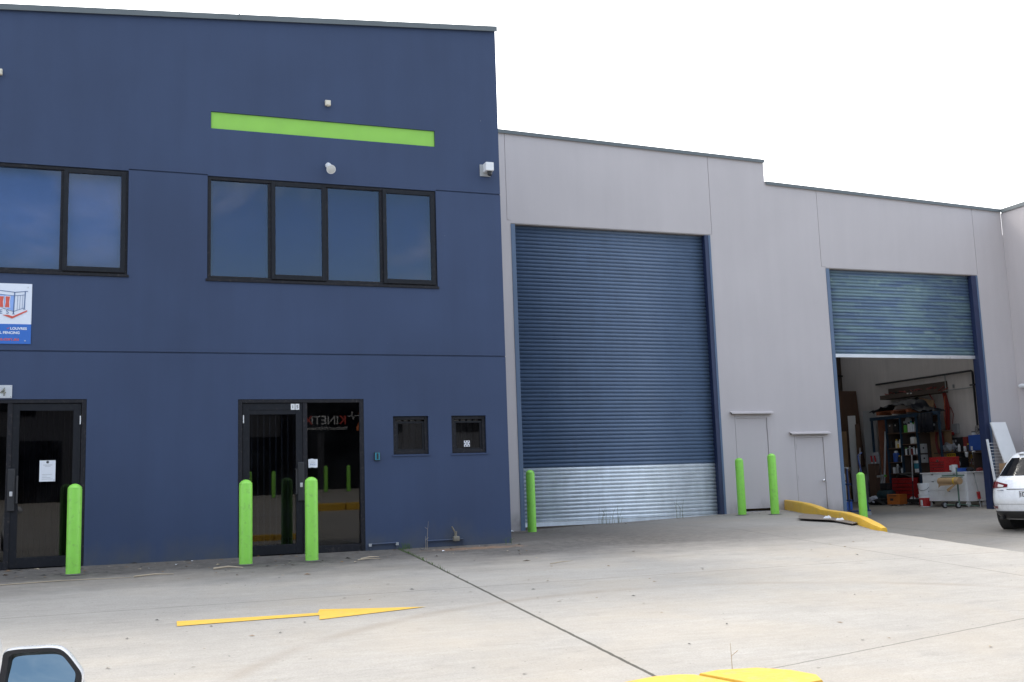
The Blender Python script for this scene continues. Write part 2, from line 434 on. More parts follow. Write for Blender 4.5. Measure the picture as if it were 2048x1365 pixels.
# ------------------------------------------------------------------ wall builder: a panel with grooves, recesses and openings
def wall(b, X, Z, y, thick, holes, grooves, ztop=None, xaxis=True, side=-1):
    """front face at y facing -y. holes/grooves: (x0,x1,z0,z1,depth); depth None = right through"""
    xs = sorted({X[0], X[1], *[h[i] for h in holes + grooves for i in (0, 1)]})
    zs = sorted({Z[0], Z[1], *[h[i] for h in holes + grooves for i in (2, 3)]})
    def dep(i, j):
        if i < 0 or j < 0 or i >= len(xs) - 1 or j >= len(zs) - 1: return 'out'
        cx, cz = (xs[i] + xs[i + 1]) / 2, (zs[j] + zs[j + 1]) / 2
        for h in holes + grooves:
            if h[0] < cx < h[1] and h[2] < cz < h[3]: return h[4]
        return 0.0
    def zz(x, z): return ztop(x) if (ztop and z == Z[1]) else z
    def P(x, d, z): return (x, y + d, zz(x, z))
    def D(v): return thick if v in (None, 'out') else v
    for i in range(len(xs) - 1):
        for j in range(len(zs) - 1):
            d = dep(i, j); x0, x1, z0, z1 = xs[i], xs[i + 1], zs[j], zs[j + 1]
            if d is not None:
                b.quad(P(x0, d, z0), P(x1, d, z0), P(x1, d, z1), P(x0, d, z1))
                b.quad(P(x0, thick, z0), P(x0, thick, z1), P(x1, thick, z1), P(x1, thick, z0))
            e = dep(i + 1, j)
            if D(e) != D(d) : b.quad(P(x1, D(d), z0), P(x1, D(e), z0), P(x1, D(e), z1), P(x1, D(d), z1))
            if i == 0 and d is not None: b.quad(P(x0, d, z0), P(x0, thick, z0), P(x0, thick, z1), P(x0, d, z1))
            e = dep(i, j + 1)
            if D(e) != D(d): b.quad(P(x0, D(d), z1), P(x1, D(d), z1), P(x1, D(e), z1), P(x0, D(e), z1))
            if j == 0 and d is not None: b.quad(P(x0, d, z0), P(x1, d, z0), P(x1, thick, z0), P(x0, thick, z0))

# ------------------------------------------------------------------ blue office building
YB = 15.0
off = thing('office_building', (2, YB, -.83), 'navy blue two storey office block with black windows and a lime green band', 'building')
def ztopB(x): return 6.62 + (x + 1.55) * (7.19 - 6.62) / 7.1 if x > -8 else 6.10
W14 = (-1.95, .115, 2.985, 4.455); W15 = (1.16, 4.495, 2.972, 4.462)
D14 = (-1.9, -.36, -1.2, 1.31); D15 = (1.58, 3.34, -1.2, 1.30)
S1 = (3.77, 4.30, .492, 1.047); S2 = (4.655, 5.193, .492, 1.047)
BAND = (1.2, 4.505, 5.158, 5.41, .035)
b = MB().use('navy')
wall(b, (-16, 5.54), (-1.2, 7.2), YB, .2, [W14 + (None,), W15 + (None,), D14 + (None,), D15 + (None,), S1 + (None,), S2 + (None,), BAND,
     (-8, -5.5, 2.97, 4.45, None), (-8, -6.3, -1.2, 1.3, None)],
     [(-16, -8, 4.462, 4.482, .018), (-5.5, W14[0], 4.462, 4.482, .018), (W14[1], W15[0], 4.462, 4.482, .018), (W15[1], 5.54, 4.462, 4.482, .018), (-16, 5.54, 1.93, 1.95, .018)], ztopB)
# right flank and back, so that the block is whole
b.box(5.36, 5.54, YB + .2, 19.3, -1.2, 6.9); b.box(-16, 5.36, 24, 24.2, -1.2, 6.0); b.box(-16, -15.8, YB + .2, 24, -1.2, 6.0)
bw = b.build('wall', off)
b = MB().use('cap')
b.prism([(-16, ztopB(-16)), (-8, ztopB(-8)), (5.565, ztopB(5.56)), (5.565, ztopB(5.56) + .022), (-8, ztopB(-8) + .022), (-16, ztopB(-16) + .022)], YB - .04, YB + .24)
b.prism([(-16, ztopB(-16) - .06), (-8, ztopB(-8) - .06), (5.565, ztopB(5.56) - .06), (5.565, ztopB(5.56)), (-8, ztopB(-8)), (-16, ztopB(-16))], YB - .04, YB - .028)
b.box(1.58, 1.60, YB - .047, YB - .02, 6.82, 6.90)
b.build('parapet_cap', off)
b = MB().use('greenband'); b.box(BAND[0] + .004, BAND[1] - .004, YB + .02, YB + .034, BAND[2] + .004, BAND[3] - .004); b.build('green_band', off)
b = MB().use('roof'); b.box(-15.8, 5.36, YB + .2, 24, 5.6, 5.7); b.build('roof', off)
b = MB().use('floorin'); b.box(-15.8, 5.36, YB + .2, 19.3, 1.9, 2.05)
b.use('inner'); b.box(-15.8, 5.36, 19.3, 19.4, -1.2, 5.6); b.box(.55, .6, YB + .2, 19.3, -1.2, 5.55); b.box(3.5, 3.55, YB + .2, 19.3, -1.2, 1.9); b.box(4.45, 4.5, YB + .2, 19.3, -1.2, 1.9)
b.use('floorin'); b.box(-15.8, 5.36, YB + .2, 19.3, -.83, -.8)
b.build('interior', off)

def rect_frame(b, x0, x1, z0, z1, y0, y1, w, wb=None):
    wb = wb or w
    b.box(x0, x0 + w, y0, y1, z0, z1); b.box(x1 - w, x1, y0, y1, z0, z1)
    b.box(x0 + w, x1 - w, y0, y1, z1 - w, z1); b.box(x0 + w, x1 - w, y0, y1, z0, z0 + wb)
def window(op, mull, sashes, glass, nm='window'):
    x0, x1, z0, z1 = op
    b = MB().use('blackold')
    rect_frame(b, x0 + .003, x1 - .003, z0 + .003, z1 - .003, YB + .015, YB + .09, .046, .055)
    b.box(x0 - .02, x1 + .02, YB - .018, YB + .012, z0 - .022, z0 + .012)           # sill lip
    for m in mull: b.box(m - .03, m + .03, YB + .02, YB + .088, z0 + .06, z1 - .055)
    w = b.build(nm, off, bev=.004)
    ed = [x0 + .055] + [v for m in mull for v in (m - .03, m + .03)] + [x1 - .055]
    for k in range(len(ed) // 2):
        a, c = ed[2 * k], ed[2 * k + 1]
        if k in sashes:
            s = MB().use('black'); rect_frame(s, a - .02, c + .02, z0 + .035, z1 - .03, YB - .012, YB + .03, .056, .07)
            so = s.build('sash', w, bev=.005)
            p = MB().use(glass); p.box(a + .04, c - .04, YB + .008, YB + .014, z0 + .105, z1 - .09); p.build('pane', w)
        else:
            p = MB().use(glass); p.box(a - .004, c + .004, YB + .05, YB + .056, z0 + .055, z1 - .05); p.build('pane', w)
    return w
w14 = window(W14, [-.71], {1}, 'glass_up')
w15 = window(W15, [2.03, 2.83, 3.66], {1, 3}, 'glass_up')
wl = window((-8, -5.5, 2.97, 4.45), [-6.75], {1}, 'glass_up')
# blinds behind the upper panes
def blind(x0, x1, z0, z1, key, parent, y=YB + .17, step=.0, name='blind'):
    b = MB().use(key); n = 24; z0, z1 = z0 + .02, z1 - .02; V = []
    for k in range(n + 1):
        a = x0 + (x1 - x0) * k / n; ya = y + .012 * math.sin(a * 2.3)
        V.append([b.bm.verts.new((a, ya, z0)), b.bm.verts.new((a, ya, z1))])
    for p, q in zip(V, V[1:]): b._f([p[0], q[0], q[1], p[1]])
    o = b.build(name, parent, smooth=True)
    so = o.modifiers.new('thick', 'SOLIDIFY'); so.thickness = .003
    return o
blind(W14[0] + .05, W14[1] - .05, W14[2] + .05, W14[3], 'curtain', w14)
blind(1.24, 2.0, W15[2], W15[3], 'curtainblue', w15); blind(2.08, 2.8, W15[2], W15[3], 'curtainblue', w15, YB + .22)
blind(2.88, 3.63, W15[2], W15[3], 'curtainblue', w15, YB + .22); blind(3.72, 4.43, W15[2], W15[3], 'curtainblue', w15)
# toilet windows with a slat blind and security bars behind the glass
for op, in ((S1,), (S2,)):
    x0, x1, z0, z1 = op
    b = MB().use('blackold'); rect_frame(b, x0 + .003, x1 - .003, z0 + .003, z1 - .003, YB + .03, YB + .11, .05)
    w = b.build('window', off, bev=.004)
    s = MB().use('black'); rect_frame(s, x0 + .055, x1 - .055, z0 + .05, z1 - .075, YB + .05, YB + .085, .028); s.build('sash', w)
    s = MB().use('glass_small'); s.box(x0 + .08, x1 - .08, YB + .066, YB + .071, z0 + .075, z1 - .1); s.build('pane', w)
    s = MB().use('greyplastic')
    for k in range(4): s.box(x0 + .085 + k * .1, x0 + .16 + k * .1, YB + .125, YB + .135, z0 + .02, z1 - .02, rot=.25)
    s.build('blind', w)
    s = MB().use('navy'); s.box(x0 - .02, x1 + .02, YB - .012, YB + .02, z0 - .025, z0 - .002); s.build('sill', w)

# glazed doors
def tilt_pane(x0, x1, z0, z1, y, key, deg, parent, name='pane', yaw=0):
    b = MB().use(key); h = (z1 - z0) / 2 * math.tan(R(deg)); t = .006
    lo, hi = y + h, y - h; k = (x1 - x0) / 2 * math.tan(R(yaw))
    if k:
        for o_ in (0, t): b.quad((x0, lo + o_ + k, z0), (x1, lo + o_ - k, z0), (x1, hi + o_ - k, z1), (x0, hi + o_ + k, z1))
        return b.build(name, parent)
    for yy0, yy1 in ((lo, hi), (lo + t, hi + t)): b.quad((x0, yy0, z0), (x1, yy0, z0), (x1, yy1, z1), (x0, yy1, z1))
    b.quad((x0, lo, z0), (x0, lo + t, z0), (x0, hi + t, z1), (x0, hi, z1)); b.quad((x1, lo, z0), (x1, hi, z1), (x1, hi + t, z1), (x1, lo + t, z0))
    return b.build(name, parent)
def shopfront(op, leaf, side, hinge_x, handle_x, yaw=0):
    x0, x1, z0, z1 = op; zb = -.85
    b = MB().use('blackold')
    b.box(x0, x0 + .06, YB + .005, YB + .1, zb, z1); b.box(x1 - .06, x1, YB + .005, YB + .1, zb, z1); b.box(x0 + .06, x1 - .06, YB + .005, YB + .1, z1 - .05, z1)
    mid = (leaf[1] + side[0]) / 2 if leaf[0] < side[0] else (side[1] + leaf[0]) / 2
    b.box(mid - .03, mid + .03, YB + .01, YB + .098, zb, z1 - .05)
    b.box(side[0], side[1], YB + .02, YB + .09, zb, zb + .1)
    d = b.build('door_frame', off, bev=.004)
    l = MB().use('black'); rect_frame(l, leaf[0], leaf[1], zb + .012, z1 - .055, YB + .025, YB + .07, .095, .13)
    lf = l.build('door', off, bev=.003)
    tilt_pane(leaf[0] + .09, leaf[1] - .09, zb + .135, z1 - .145, YB + .05, 'glass_shop', .8, lf, 'pane', yaw)
    tilt_pane(side[0] - .004, side[1] + .004, zb + .095, z1 - .048, YB + .052, 'glass_shop', .95, d, 'sidelight_pane')
    for z in (z1 - .33, .08, zb + .35):
        h = MB().use('alu'); h.tube([(hinge_x, YB + .012, z), (hinge_x, YB + .012, z + .11)], .009); h.build('hinge', lf, smooth=True)
    h = MB().use('darkplastic'); h.box(handle_x - .045, handle_x + .045, YB - .008, YB + .03, -.12, .42, bev=.01)
    h.build('lock_plate', lf)
    h = MB().use('darkplastic'); s_ = -1 if handle_x > (leaf[0] + leaf[1]) / 2 else 1
    h.tube([(handle_x + s_ * .07, YB + .03, -.02), (handle_x + s_ * .07, YB - .04, -.02), (handle_x + s_ * .07, YB - .04, .32), (handle_x + s_ * .07, YB + .03, .32)], .012)
    h.build('handle', lf, smooth=True)
    h = MB().use('alu'); h.box(handle_x - .018, handle_x + .018, YB - .02, YB - .006, .07, .13, bev=.004); h.build('lock_cylinder', lf)
    return d, lf
YAW14 = -4.6
d15, l15 = shopfront(D15, (1.645, 2.47), (2.535, 3.28), 1.655, 2.44)
d14, l14 = shopfront(D14, (-1.25, -.425), (-1.84, -1.3), -.435, -1.235, YAW14)
b = MB().use('black'); b.box(1.70, 2.42, YB + .03, YB + .05, 1.09, 1.155); b.build('transom_panel', l15)
# security grille behind the glass of unit 15
b = MB().use('white')
for k in range(10): b.bar((1.70 + k * .083, YB + .16, -.8), (1.70 + k * .083, YB + .16, 1.2), .016)
for z in (-.3, .55): b.bar((1.66, YB + .175, z), (2.47, YB + .175, z), .03, .01)
b.build('security_grille', off)
b = MB().use('blindgrey')
for k in range(12): b.box(-1.24 + k * .068, -1.18 + k * .068, YB + .2, YB + .205, -.75, 1.2, rot=.3)
b.build('vertical_blind', off)
# small writing on the doors
def plate(name, x0, x1, z0, z1, y, key, label, cat, extra=None, t=.003):
    b = MB().use(key); b.box(x0, x1, y - t, y, z0, z1)
    if extra: extra(b, y - t)
    return tag(b.build(name), label, cat)
for x, ch, w in ((2.333, '1', 'left'), (2.396, '5', 'right')):
    def ex(b, y, ch=ch, x=x):
        b.use('paperink').text(ch, .062, mtx((x, y - .001, 1.172), 90), .0006, 'CENTER', .001)
    plate('number_tile', x - .027, x + .027, 1.152, 1.236, YB + .022, 'white', f'white tile with the digit {ch}, {w} of two on top of the barred glass door', 'number tile', ex)
def flyer(b, y):
    b.use('paperink'); b.lathe((-.817, y - .0006, .495), [(.017, -.0005), (.017, .0005)], 14, 'Y')
    b.use('greyplastic'); b.box(-.87, -.76, y - .001, y, .455, .461); b.box(-.85, -.78, y - .001, y, .44, .445)
    for k, w in enumerate((.12, .06, .1, .13)): b.box(-.88, -.88 + w, y - .001, y, .335 - k * .02, .339 - k * .02)
    b.use('paperink'); b.lathe((-.735, y - .0006, .262), [(.006, -.0005), (.006, .0005)], 8, 'Y')
plate('paper_notice', -.912, -.722, .246, .518, YB + .035, 'paper', 'white printed notice taped inside the glass of the far left door', 'notice', flyer)
b = MB().use('paper')
pts = [(2.545, .452), (2.60, .462), (2.64, .452), (2.678, .456), (2.676, .34), (2.65, .333), (2.60, .34), (2.55, .334)]
b.prism(pts, YB + .035, YB + .037); b.use('greyplastic'); b.box(2.59, 2.635, YB + .034, YB + .0348, .425, .429); b.box(2.585, 2.645, YB + .034, YB + .0348, .405, .409)
b.use('signgrey').text('PACK', .03, mtx((2.612, YB + .0345, .37), 90), .0005, 'CENTER')
tag(b.build('paper_note'), 'small torn white note stuck on the glass beside the barred door', 'notice')
def emblem(b, y):
    b.use('paperink')
    for a in range(6):
        c = (4.905 + .042 * math.cos(a * 1.047), y - .0006, .633 + .036 * math.sin(a * 1.047)); b.lathe(c, [(.011, -.0005), (.011, .0005)], 8, 'Y')
    b.use('greyplastic'); b.lathe((4.905, y - .0006, .633), [(.022, -.0005), (.022, .0005)], 12, 'Y')
plate('window_sticker', 4.86, 4.95, .588, .678, YB + .062, 'paper', 'square white sticker with a black wreath emblem on the right toilet window', 'sticker', emblem)

# number plate 14 and the fencing company's sign
b = MB().use('alu'); b.box(-1.52, -1.257, YB - .012, YB, 1.325, 1.492, bev=.002)
b.use('chrome').text('14', .15, mtx((-1.40, YB - .014, 1.355), 90), .006, 'CENTER', .002)
for x in (-1.505, -1.272):
    for z in (1.34, 1.477): b.lathe((x, YB - .013, z), [(.005, -.002), (.005, .002)], 8, 'Y')
tag(b.build('unit_number_plate'), 'brushed metal plate with the raised number 14 above the left glass door', 'number plate')
sg = thing('company_sign', (-1.9, YB, 2.4), 'white and blue fencing company sign with a railing drawing on the blue wall', 'sign')
b = MB().use('signwhite'); b.box(-2.75, -1.055, YB - .012, YB - .002, 2.29, 2.825); b.use('signblue'); b.box(-2.75, -1.055, YB - .012, YB - .002, 2.03, 2.29); b.build('board', sg)
b = MB(); y0 = YB - .013
def sp(u, v): return (-1.432 + u * .000866, 2.825 - (v - 190) * (.795 / 825))     # sign artwork lengths
def bar2(b, p, q, w):
    p, q = sp(*p), sp(*q); b.bar((p[0], y0, p[1]), (q[0], y0, q[1]), .002, w, up=(0, 1, 0)) if False else b.bar((p[0], y0, p[1]), (q[0], y0, q[1]), w, .002, up=(0, 1, 0))
b.use('signpale'); b.prism([sp(-150, 330), sp(190, 358), sp(190, 570), sp(-150, 440)], y0, y0 + .001)
y0 -= .0015
b.use('signgrey')
for p, q, w in (((-150, 276), (200, 310), .009), ((200, 310), (380, 292), .009), ((198, 310), (188, 610), .014), ((344, 296), (335, 540), .012), ((-150, 330), (195, 358), .006), ((200, 358), (342, 342), .006),
                ((188, 575), (338, 520), .006), ((-60, 500), (188, 575), .006), ((242, 355), (237, 555), .004), ((277, 351), (271, 541), .004), ((312, 347), (305, 530), .004), ((172, 610), (204, 610), .006), ((318, 541), (352, 541), .006)):
    bar2(b, p, q, w)
b.use('signwhite')
y0 -= .0015
b.prism([sp(-90, 362), sp(55, 362), sp(55, 525), sp(-90, 525)], y0, y0 + .001); b.prism([sp(66, 362), sp(145, 362), sp(135, 440), sp(143, 525), sp(60, 525), sp(72, 440)], y0, y0 + .001)
y0 -= .0015
b.use('signred'); b.prism([sp(-80, 370), sp(52, 370), sp(42, 445), sp(48, 518), sp(-80, 518)], y0, y0 + .001); b.prism([sp(75, 370), sp(136, 370), sp(126, 445), sp(132, 518), sp(68, 518), sp(80, 445)], y0, y0 + .001)
b.prism([sp(35, 622), sp(120, 622), sp(178, 640), sp(375, 552), sp(375, 572), sp(172, 672)], y0, y0 + .001)
b.build('railing_logo', sg)
b = MB(); Y = YB - .0135
b.use('signgrey').text('E  S', .075, mtx((sp(0, 0)[0] - .005, Y, sp(0, 606)[1]), 90), .0006, 'LEFT', .001)
b.use('signwhite').text('LOUVRES', .045, mtx((sp(150, 822)[0], Y, sp(150, 822)[1]), 90), .0006, 'LEFT', .0015, 1.05)
b.text('S', .045, mtx((sp(-24, 822)[0], Y, sp(0, 822)[1]), 90), .0006, 'LEFT', .0015)
b.text('POOL FENCING', .045, mtx((sp(282, 880)[0], Y, sp(0, 880)[1]), 90), .0006, 'RIGHT', .0015, 1.05)
b.use('signred').text('s.com.au', .058, mtx((sp(275, 970)[0], Y, sp(0, 970)[1]), 90), .0006, 'RIGHT', .0015, 1.08)
bar2_y = Y; y0 = Y
bar2(b, (105, 800), (118, 812), .006); bar2(b, (118, 812), (140, 792), .006)
b.build('lettering', sg)
for u, v in ((380, 238), (358, 972)):
    b = MB().use('alu'); b.lathe((sp(u, v)[0], YB - .015, sp(u, v)[1]), [(.008, -.003), (.008, .003)], 10, 'Y'); b.build('screw', sg)

# boxes, lamps and cameras on the blue wall
def jbox(x, z, label):
    b = MB().use('cream'); b.box(x - .04, x + .04, YB - .05, YB, z - .04, z + .04, bev=.006); b.box(x - .03, x + .03, YB - .056, YB - .05, z - .03, z + .03, bev=.002)
    b.tube([(x, YB - .03, z - .04), (x, YB - .03, z - .052)], .01); return tag(b.build('junction_box'), label, 'junction box')
jbox(2.864, 5.682, 'small cream junction box above the lime green band'); jbox(-1.53, 5.685, 'small cream junction box high on the blue wall at the left edge of the photo')
t = thing('flood_lamp', (2.855, YB, 4.68), 'white cup shaped spotlight on the blue wall above the four pane window', 'lamp')
b = MB().use('white'); b.lathe((2.855, YB - .012, 4.735), [(.035, -.012), (.035, .012)], 16, 'Y'); b.tube([(2.855, YB - .02, 4.735), (2.855, YB - .07, 4.72)], .018); b.build('bracket', t, smooth=True)
ax0, ax1 = Vector((2.855, YB - .05, 4.74)), Vector((2.857, YB - .26, 4.60)); ax = (ax1 - ax0)
b = MB().use('white'); b.tube([ax0, ax0 + ax * .15, ax0 + ax * .55, ax0 + ax * .93, ax1], [.028, .034, .042, .066, .068], 18); b.build('lamp_shade', t, smooth=True)
b = MB().use(mat('frosted_lens', (.6, .6, .58), .3)); b.tube([ax1 + ax * .002, ax1 + ax * .02], [.058, .05], 18); b.build('lens', t, smooth=True)
t = thing('security_lamp', (5.30, YB, 4.84), 'square pale grey sensor lamp at the top right corner of the blue wall', 'lamp')
b = MB().use('greyplastic'); b.box(5.215, 5.385, YB - .015, YB, 4.745, 4.93, bev=.004); b.build('back_plate', t)
b = MB().use('white'); b.box(5.265, 5.395, YB - .16, YB - .014, 4.80, 4.935, bev=.012); b.build('housing', t)
b = MB().use('darkplastic'); b.lathe((5.345, YB - .10, 4.765), [(.012, -.035), (.035, -.02), (.04, .036)], 14); b.build('sensor', t, smooth=True)
t = thing('intercom', (3.524, YB, .47), 'small dark door intercom on the blue wall right of the glass doors', 'intercom')
b = MB().use('darkplastic'); b.box(3.482, 3.566, YB - .03, YB, .412, .532, bev=.006); b.build('housing', t)
b = MB().use('teal'); b.box(3.49, 3.558, YB - .0325, YB - .03, .42, .524); b.use('darkplastic'); b.box(3.512, 3.538, YB - .036, YB - .0325, .43, .515, bev=.004); b.build('face', t)
# capped water pipes at the foot of the wall
def pipe_run(x0, x1, z, label, tap):
    b = MB().use('navy'); b.tube([(x0, YB - .03, -.84), (x0, YB - .03, z), (x1, YB - .03, z + .005), (x1, YB - .03, -.84)], .013)
    if tap:
        b.use(mat('pipe_brass', (.22, .2, .16), .5, metal=.4)); b.tube([(x1 - .12, YB - .04, z), (x1 - .12, YB - .05, z + .12)], .02); b.box(x1 - .16, x1 - .07, YB - .09, YB - .02, z - .02, z + .05, bev=.012); b.tube([(x1 - .13, YB - .05, z + .11), (x1 - .18, YB - .06, z + .19)], .012)
    else:
        b.use('greyplastic'); b.lathe((x0 + .0, YB - .03, z - .01), [(.022, -.02), (.022, .02)], 10); b.lathe((x1, YB - .03, z - .01), [(.022, -.02), (.022, .02)], 10)
    return tag(b.build('water_pipe', smooth=True), label, 'pipe')
pipe_run(3.40, 3.79, -.765, 'short blue painted pipe low on the wall just right of the double doors', False)
pipe_run(4.24, 4.78, -.76, 'blue painted pipe with a brass tap at the wall foot below the small windows', True)

# ------------------------------------------------------------------ grey warehouse
YG = 19.3
wh = thing('warehouse', (13, YG, -.9), 'pale grey warehouse with two tall navy roller doors and two flush steel doors', 'building')
O1 = (7.33, 11.90, -1.3, 5.19); O2 = (14.83, 19.16, -1.5, 4.585)
FD1 = (12.235, 13.075, -.715, 1.285); FD2 = (13.688, 14.478, -1.09, .845)
def ztopG(x): return 7.09 + (min(x, 13.36) - 7.17) * (-.024) if x <= 13.371 else 6.45 + (x - 13.37) * (-.0345)
b = MB().use('grey')
gr = [(5.54, 13.36, 20, 20.1, 0)]
wall(b, (5.54, 13.37), (-1.5, 7.09), YG, .2, [O1 + (None,), FD1 + (.05,)], [(7.252, 7.264, 5.25, 7.09, .012), (11.944, 11.956, 5.19, 7.09, .012), (7.252, O1[0], 5.238, 5.25, .012), (O1[1], 11.956, 5.19, 5.2, .012)], ztopG)
wall(b, (13.37, 20.07), (-1.5, 6.44), YG, .2, [O2 + (None,), FD2 + (.05,)], [(14.72, 14.731, 4.61, 6.44, .012), (19.173, 19.184, 4.585, 6.44, .012), (14.72, O2[0], 4.60, 4.61, .012)], lambda x: 6.45 + (x - 13.37) * (-.0345))
wb_ = b.build('wall', wh)
b = MB().use('cap')
for xa, xb in ((5.54, 13.385), (13.39, 20.09)):
    f = ztopG
    za, zb_ = f(xa), f(xb if xb < 13.39 else xb)
    if xb < 13.39: zb_ = f(13.36)
    else: za = f(13.39)
    b.prism([(xa, za - .055), (xb, zb_ - .055), (xb, zb_), (xa, za)], YG - .035, YG - .025)
    b.prism([(xa, za), (xb, zb_), (xb, zb_ + .02), (xa, za + .02)], YG - .035, YG + .24)
b.build('parapet_cap', wh)
b = MB().use('roof')
for xa, xb in ((5.54, 15.0), (15.9, 17.3), (18.2, 19.6), (20.5, 21.5)): b.box(xa, xb, YG + .2, 34, 5.6, 5.7)
b.build('roof', wh)
for xa, xb in ((15.0, 15.9), (17.3, 18.2), (19.6, 20.5)):
    b = MB().use('added_skylight'); b.box(xa, xb, YG + .2, 34, 5.64, 5.66); b.build('added_skylight', wh)  # unseen roof strips, added to let daylight down into the open bay
b = MB().use('inner'); b.box(21.3, 21.5, YG + .2, 34, -1.4, 5.6); b.box(13.6, 13.75, YG + .2, 34, -1.4, 5.6); b.box(5.54, 21.5, 34, 34.2, -1.4, 5.6); b.box(20.07, 21.3, YG, YG + .2, -1.4, 5.6)
b.build('inner_wall', wh)
# roller doors
def curtain(b, x0, x1, z0, z1, y, pitch=.077):
    prof = [(0, .016), (.10, .004), (.25, -.006), (.5, -.011), (.75, -.006), (.90, .004), (.96, .016)]
    n = int(round((z1 - z0) / pitch)); pitch = (z1 - z0) / n; rows = []
    for k in range(n):
        for t, d in prof: rows.append((z0 + (k + t) * pitch, y + d))
    rows.append((z1, y + .016))
    V = [[b.bm.verts.new((x, yy, z)) for x in (x0, x1)] for z, yy in rows]
    for i in range(len(V) - 1): b._f([V[i][0], V[i][1], V[i + 1][1], V[i + 1][0]])
def roller(op, jl, jr, z0, key, rail, galv=None, bottom=None):
    x0, x1, _, z1 = op
    b = MB().use(key); curtain(b, jl - .02, jr + .02, galv or z0, z1 + .15, YG + .12)
    d = b.build('roller_door', wh, smooth=True)
    so = d.modifiers.new('thick', 'SOLIDIFY'); so.thickness = .003; so.offset = 1
    if galv:
        b = MB().use('galv'); curtain(b, jl - .02, jr + .02, z0 + .06, galv, YG + .12); o = b.build('galvanised_skirt', d, smooth=True)
        so = o.modifiers.new('thick', 'SOLIDIFY'); so.thickness = .003; so.offset = 1
    b = MB().use(rail); b.box(jl - .02, jr + .02, YG + .1, YG + .15, z0 - .02, z0 + .055); b.build('bottom_rail', d)
    zb = -1.25
    b = MB().use('steelblue'); b.box(x0, jl, YG - .012, YG + .18, zb, z1 - .02); b.build('jamb', d, bev=.004)
    b = MB().use('jamb'); b.box(jr, x1 - .05, YG - .006, YG + .18, zb, z1 - .02); b.use('steelblue'); b.box(x1 - .05, x1, YG - .014, YG + .18, zb, z1 - .02); b.build('jamb', d, bev=.004)
    b = MB().use('reveal'); b.box(x0 + .002, x1 - .002, YG + .003, YG + .19, z1 - .02, z1 - .003); b.build('soffit', d)
    return d
roller(O1, 7.42, 11.76, -.80, 'steelblue', 'galv', .315)
roller(O2, 14.92, 18.97, 2.60, 'weathered', 'alu')
# flush steel doors with a drip hood each
def flush_door(op, hood, knob, open_gap):
    x0, x1, z0, z1 = op
    b = MB().use('grey'); b.box(x0 + .052, x1 - .052, YG + .012, YG + .045, z0 + open_gap, z1 - .048); d = b.build('steel_door', wh, bev=.002)
    b = MB().use('grey'); b.box(x0 + .004, x0 + .046, YG - .006, YG + .045, z0, z1 - .004); b.box(x1 - .046, x1 - .004, YG - .006, YG + .045, z0, z1 - .004); b.box(x0 + .046, x1 - .046, YG - .006, YG + .045, z1 - .044, z1 - .004); b.build('door_frame', d, bev=.003)
    if open_gap > .02:
        b = MB().use('oppblack'); b.box(x0 + .05, x1 - .05, YG + .02, YG + .049, z0, z0 + open_gap); b.build('door_gap', d)
    b = MB().use('grey'); h0, h1, hz = hood
    b.prism([(YG, hz + .05), (YG - .10, hz + .012), (YG - .10, hz - .012), (YG - .09, hz - .012), (YG - .088, hz + .004), (YG, hz + .036)], h0, h1, lambda a, c, t: (t, a, c))
    b.use('caulk'); b.box(h0 + .03, h1 - .03, YG - .02, YG - .001, hz - .02, hz + .03); b.build('drip_hood', d)
    hx = x1 - .045 if knob is None else x0 + .045
    for z in (z1 - .3, (z0 + z1) / 2, z0 + .3):
        b = MB().use('grey'); b.tube([(hx, YG - .004, z), (hx, YG - .004, z + .12)], .009); b.build('hinge', d)
    if knob:
        b = MB().use('chrome'); b.lathe((knob[0], YG - .02, knob[1]), [(.012, .035), (.012, -.01), (.03, -.025), (.034, -.045), (.022, -.06)], 14, 'Y'); b.build('handle', d, smooth=True)
flush_door(FD1, (12.12, 13.16, 1.335), None, .055)
flush_door(FD2, (13.565, 14.585, .885), (14.345, -.13), .01)

# neighbour's block on the right, set forward
nb = thing('neighbouring_building', (22, 17, -.9), 'grey side wall of the neighbouring block set forward at the right edge', 'building')
b = MB().use('grey'); b.box(20.07, 34, 16.3, YG - .004, -1.5, 6.14); b.build('wall', nb)
b = MB().use('cap'); b.box(20.04, 34, 16.26, YG - .05, 6.14, 6.235); b.build('parapet_cap', nb)
t = thing('security_camera', (20.0, 19.12, 1.9), 'white dome and arm security camera on the neighbouring grey wall', 'camera')
b = MB().use('white'); b.lathe((20.06, 19.14, 1.92), [(.05, .008), (.05, -.03), (.03, -.05)], 14, 'X'); b.build('base', t, smooth=True)
b = MB().use('white'); b.tube([(20.02, 19.14, 1.92), (19.95, 19.08, 1.90)], .025); b.tube([(19.97, 19.12, 1.91), (19.93, 18.96, 1.90), (19.92, 18.86, 1.895)], [.045, .048, .045], 14); b.build('body', t, smooth=True)
b = MB().use('darkplastic'); b.lathe((19.919, 18.85, 1.895), [(.03, .012), (.03, 0)], 12, 'Y'); b.build('lens', t)

